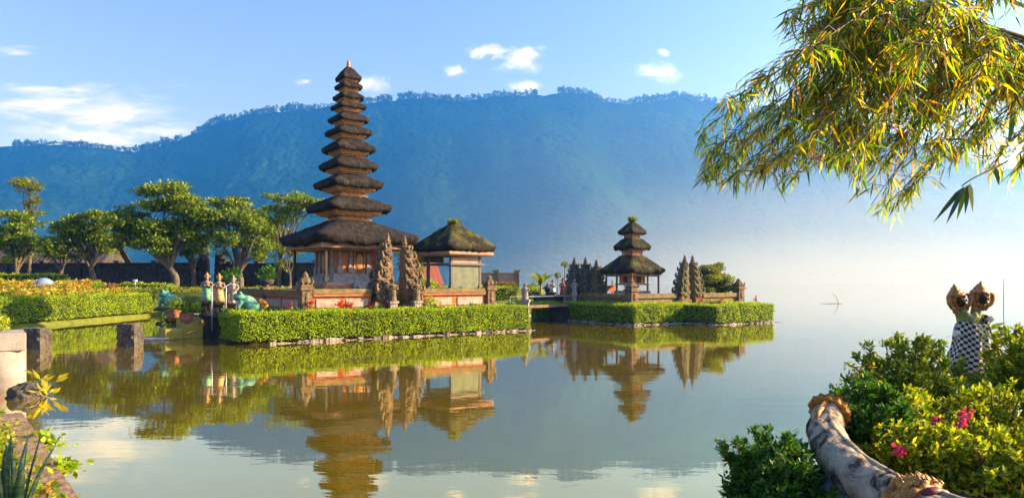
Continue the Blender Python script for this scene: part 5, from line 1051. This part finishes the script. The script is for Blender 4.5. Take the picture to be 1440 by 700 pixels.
def checked_statue():
    D = 7.0; c = at(1366, 530, D); t = thing('twin_statue', 'pair of crowned figures seen from behind, wrapped together in black and white checked cloth', 'statue', c); k = D/F
    X = lambda px: (px-1366)*k; Zp = lambda py: (530-py)*k
    b = MB(); b.tube([(X(1360), 0, -.5), (X(1360), 0, .15), (X(1357), 0, Zp(462)), (X(1354), 0, Zp(448)), (X(1348), 0, Zp(430))], [.09, .09, .07, .058, .050], 14); b.tube([(X(1371), .03, -.5), (X(1371), .03, .15), (X(1374), .03, Zp(462)), (X(1374), .03, Zp(447)), (X(1376), .02, Zp(428))], [.09, .09, .07, .052, .048], 14)
    b.tube([(X(1352), -.05, Zp(440)), (X(1360), -.085, Zp(449)), (X(1366), -.085, Zp(444)), (X(1364), -.06, Zp(438))], [.03, .036, .030, .018], 8)
    b.build('body', M['greenpaint'], t, True, fuse=.016)
    # cloth, one closed draped skirt round both figures
    n = 64; rows = 26; mb = MB(); uvs = []
    for j in range(rows):
        q = j/(rows-1); zz = Zp(520)+(Zp(448)-Zp(520))*q-.02; rx = (.215-.078*q+.015*math.sin(q*9)); ry = .18-.055*q; cx = X(1362)+(X(1368)-X(1362))*q
        for i in range(n):
            a = 2*math.pi*i/n; f = 1+.055*math.sin(7*a+q*3.0)+.03*math.sin(13*a-q*5); zf = zz+.035*q*math.sin(a*2+1.0)+.03*q*math.cos(a); mb.v.append((cx+rx*f*math.cos(a), ry*f*math.sin(a), zf)); uvs.append((i/n*30, q*17+i/n*4))
    for j in range(rows-1):
        for i in range(n): mb.f.append((j*n+i, j*n+(i+1) % n, (j+1)*n+(i+1) % n, (j+1)*n+i))
    me = mb.mesh('checked_cloth'); uv = me.uv_layers.new(name='UVMap')
    for p in me.polygons:
        for li, vi in zip(p.loop_indices, p.vertices):
            U, V = uvs[vi]
            if vi % n == 0 and any(v % n == n-1 for v in p.vertices): U, V = 30, V+4
            uv.data[li].uv = (U, V)
    o = link('checked_cloth', me, M['check'], t, True); s = o.modifiers.new('thick', 'SOLIDIFY'); s.thickness = .012
    mb = MB(); mb.tube([(X(1384), -.05, Zp(450)), (X(1390), -.06, Zp(446)), (X(1394), -.04, Zp(447))], [.03, .022, .012], 6); mb.tube([(X(1340), -.08, Zp(468)), (X(1335), -.1, Zp(466)), (X(1333), -.1, Zp(472))], [.03, .025, .015], 6); mb.build('cloth_knot', M['whitecloth'], t, True)
    for hx, hz, tl in ((1346, 423, -.20), (1377, 419, .10)):
        rot = Matrix.Translation((X(hx), 0, Zp(hz))) @ Matrix.Rotation(tl, 4, 'Y') @ Matrix.Diagonal((.86, .86, 1.0, 1))
        hd = MB(); hd.ball((-.006, -.070, -.008), (.044, .028, .046), 12); hd.tube([(-.02, -.09, .03), (0, -.112, 0), (.01, -.10, -.045)], [.02, .024, .014], 7); hd.v = [rot @ Vector(v) for v in hd.v]; hd.build('hair', M['hair'], t, True, rough=(1, .03, .012))
        cr = MB(); cr.ball((0, 0, 0), (.085, .075, .09), 14)
        cr.lathe([(.092, .045), (.100, .058), (.085, .075), (.072, .085), (.070, .10), (.048, .115), (.046, .125), (.022, .148), (.004, .172)], 14)
        for e in (-1, 1):
            cr.tube([(e*.06, -.05, -.075), (e*.105, -.055, -.045), (e*.128, -.05, .0), (e*.118, -.045, .045), (e*.085, -.04, .055)], [.018, .024, .026, .022, .010], 7); cr.tube([(e*.10, -.05, .01), (e*.135, -.05, .03), (e*.14, -.045, .06)], [.02, .016, .004], 6)
        for kk in range(11): an = math.pi*2*kk/11; cr.ball((math.cos(an)*.068-.006, -.066, math.sin(an)*.074-.004), (.017, .018, .017), 6)
        for kk in range(7): an = math.pi+math.pi*kk/6; cr.ball((math.cos(an)*.075, -.03, -.088+math.sin(an)*.012), (.022, .02, .026), 6)
        cr.v = [rot @ Vector(v) for v in cr.v]; cr.build('crown', M['gold'], t, True, rough=(1, .03, .012))
    p = MB(); p.box((0, 0, -.28), (.55, .5, .5)); p.box((0, 0, -.06), (.62, .56, .08)); p.build('pedestal', M['stone'], t, rough=(3, .1, .04))
M['hair'] = surf('dark_brown_hair', [(.3, (.05, .028, .016)), (.7, (.15, .09, .05))], 20, .95, .8, 40, spec=.1)
M['greenpaint'] = surf('green_and_cream_paint', [(.35, (.10, .17, .03)), (.5, (.20, .24, .05)), (.62, (.50, .42, .22))], 6, .6, .4, 20)
checked_statue()

# ------------------------------------------------------------------ BAMBOO
REG = [(1120, -8), (1062, 82), (1002, 142), (974, 205), (984, 252), (1040, 270), (1105, 262), (1150, 240), (1195, 232), (1205, 285), (1250, 308), (1330, 275), (1316, 236), (1360, 236), (1420, 262), (1475, 225), (1700, 230), (1700, -250), (1200, -250)]
def bamboo():
    t = thing('bamboo_clump', 'overhanging bamboo with green, yellow and rust-brown leaves at the upper right', 'bamboo', (6.6, 6.0, .5)); o = t.location.copy()
    culms = MB(); br = MB(); tw = MB()
    tops = [(1240, -60, 5.6), (1300, -110, 5.2), (1400, -100, 5.9), (1480, -60, 5.4), (1380, -200, 6.4), (1500, -140, 6.2), (1560, -20, 5.9), (1200, -20, 5.0), (1330, 20, 5.6)]
    cul = []
    for i, (px, py, d) in enumerate(tops):
        e = at(px, py, d)-o; b0 = Vector((rng.normal()*.3, rng.normal()*.3, -.5)); m = Vector((b0.x*.6+e.x*.25, b0.y*.5+e.y*.3, e.z*.72)); p = smooth_path([b0, m, e], 12); cul.append(p); culms.tube(p, list(np.linspace(.035, .010, len(p))), 8)
    ends = []                                          # drooping leafy branches, measured tip positions
    for px, py in ((985, 205), (1000, 235), (1020, 180), (1045, 250), (1035, 130), (1075, 225), (1085, 95), (1110, 165), (1120, 230), (1130, 60), (1155, 200), (1170, 120), (1190, 210), (1200, 40), (1225, 270), (1215, 180), (1255, 285), (1245, 100), (1285, 255), (1275, 190), (1300, 60), (1310, 150), (1335, 215), (1350, 100), (1375, 200), (1390, 50), (1405, 235), (1420, 140), (1445, 200), (1460, 90), (1230, 230), (1290, 120), (1140, 140), (1180, 10), (1330, 20), (1100, 30), (1260, 30), (1400, -20), (1060, 190), (1015, 215), (1165, 160), (1185, 185), (1205, 150), (1175, 215), (1220, 200)):
        for _ in range(1 if rng.random() < .45 else 2): ends.append((px+rng.normal()*12, py+rng.normal()*10, rng.uniform(4.2, 6.2)))
    cs, axs, lens = [], [], []
    for px, py, d in ends:
        e = at(px, py, d)-o; best = min(((q-e).length+2.0*max(0, e.z+.15-q.z), k, j) for k, p in enumerate(cul) for j, q in enumerate(p) if j > 12); s0 = cul[best[1]][best[2]]
        m = s0.lerp(e, .55)+Vector((.25*(s0-e).length, 0, .10*(s0-e).length)); p = smooth_path([s0, m, e], 9); br.tube(p, list(np.linspace(.009, .0025, len(p))), 5)
        n0 = len(p)
        for j in range(3, n0):
            for _ in range(2 if j < n0-1 else 7):
                b0 = p[j]; dr = (p[j]-p[j-1]).normalized(); l = rng.uniform(.10, .34); tip = b0+(dr*.6+Vector((rng.normal()*.75-.25, rng.normal()*.75, rng.normal()*.35-.45))).normalized()*l
                a_ = o+tip; ppx, ppy = CX+F*a_.x/a_.y, YH-F*(a_.z-H)/a_.y
                if poly_d(np.array([[ppx, ppy]]), REG)[0] < 0: continue
                tw.tube([b0, b0.lerp(tip, .6)+Vector((0, 0, .03)), tip], [.0035, .0025, .0012], 4); td = (tip-b0).normalized()
                k = rng.integers(6, 11)
                for q in range(k):
                    f = 1-.14*q; cs.append(b0.lerp(tip, max(.15, f))); a = Vector((td.x*.55+rng.normal()*.5, td.y*.55+rng.normal()*.5, td.z*.5-.45+rng.normal()*.32)); axs.append(a); lens.append(rng.uniform(.06, .145))
    culms.add(br.v, br.f); culms.build('culms', M['cane'], t, True); tw.build('twigs', M['twig'], t)
    cs, axs, lens = np.array(cs), np.array(axs), np.array(lens); n = len(cs)
    g = rng.random(n) < .20
    for sel, nm, mt in ((~g, 'leaves', 'bamboo'), (g, 'leaves', 'bamboogreen')):
        m = sel.sum(); link(nm, leaf_mesh(nm, cs[sel], axs[sel], unit(rand_dir(m)+np.array([-.2, -.6, .5])), lens[sel], lens[sel]*.080+.0026, 0, .16, 'blade'), M[mt], t)
    # one long spray hanging lower at the right
    sp = smooth_path([at(1470, 190, 3.9)-o, at(1420, 225, 3.85)-o, at(1370, 250, 3.8)-o, at(1352, 262, 3.8)-o], 6); b = MB(); b.tube(sp, list(np.linspace(.006, .003, len(sp))), 5); b.build('hanging_twig', M['twig'], t, True)
    c, a, l = [], [], []
    for (px, py, ex, ey) in ((1356, 262, 1312, 310), (1357, 262, 1330, 312), (1360, 260, 1345, 308), (1362, 259, 1357, 300), (1364, 257, 1368, 296), (1440, 205, 1380, 196), (1425, 165, 1418, 205), (1440, 200, 1410, 238), (1440, 170, 1448, 215), (1400, 235, 1405, 260)):
        p0, p1 = at(px, py, 3.8)-o, at(ex, ey, 3.75+rng.uniform(-.1, .1))-o; c.append(p0); a.append(p1-p0); l.append((p1-p0).length)
    c, a, l = np.array(c), np.array(a), np.array(l); m = len(c); link('hanging_leaves', leaf_mesh('hanging_leaves', c, a, unit(rand_dir(m)*.4+np.array([-.3, -1, .2])), l, .026, 0, .05, 'blade'), M['bamboogreen'], t)
    print('bamboo leaves', n)
bamboo()

# ------------------------------------------------------------------ kinds that repeat share a group
GROUPS = {'clipped_hedge': 'clipped hedges of the garden and the islands', 'broadleaf_tree': 'broad trees behind the garden', 'leafy_tree': 'leafy trees of the garden', 'slender_tree': 'slender trees of the garden',
 'garden_wall': 'stone garden walls', 'terrace_wall': 'walls of the pagoda terrace', 'islet_wall': 'low walls of the small islet', 'corner_pillar': 'carved corner pillars', 'gate_tower': 'halves of the split gates', 'stone_spire': 'stone spires on the islet',
 'guardian_statue': 'guardians before the split gate', 'robed_statue': 'robed painted statues', 'post_statue': 'stone figures on posts', 'frog_statue': 'turquoise frog statues', 'plant_pot': 'terracotta pots by the steps', 'handrail': 'handrails by the steps',
 'pedestal_urn': 'planted pedestals', 'topiary_shrub': 'small shrubs in the flower garden', 'leafy_shrub': 'loose leafy shrubs', 'azalea_shrub': 'azaleas on the near bank', 'flowering_plant': 'flowering plants', 'banana_plant': 'banana plants behind the footbridge',
 'tufted_sapling': 'tufted saplings behind the footbridge', 'stone_post': 'eroded posts in the pond', 'water_plant': 'yellow water plants', 'sword_leaf_plant': 'sword-leaf plants by the kerb', 'bedding_plants': 'flower beds'}
for o in bpy.data.objects:
    if o.parent is None and 'group' not in o and o.get('category'):
        g = GROUPS.get(o.name.split('.')[0])
        if g: o['group'] = g
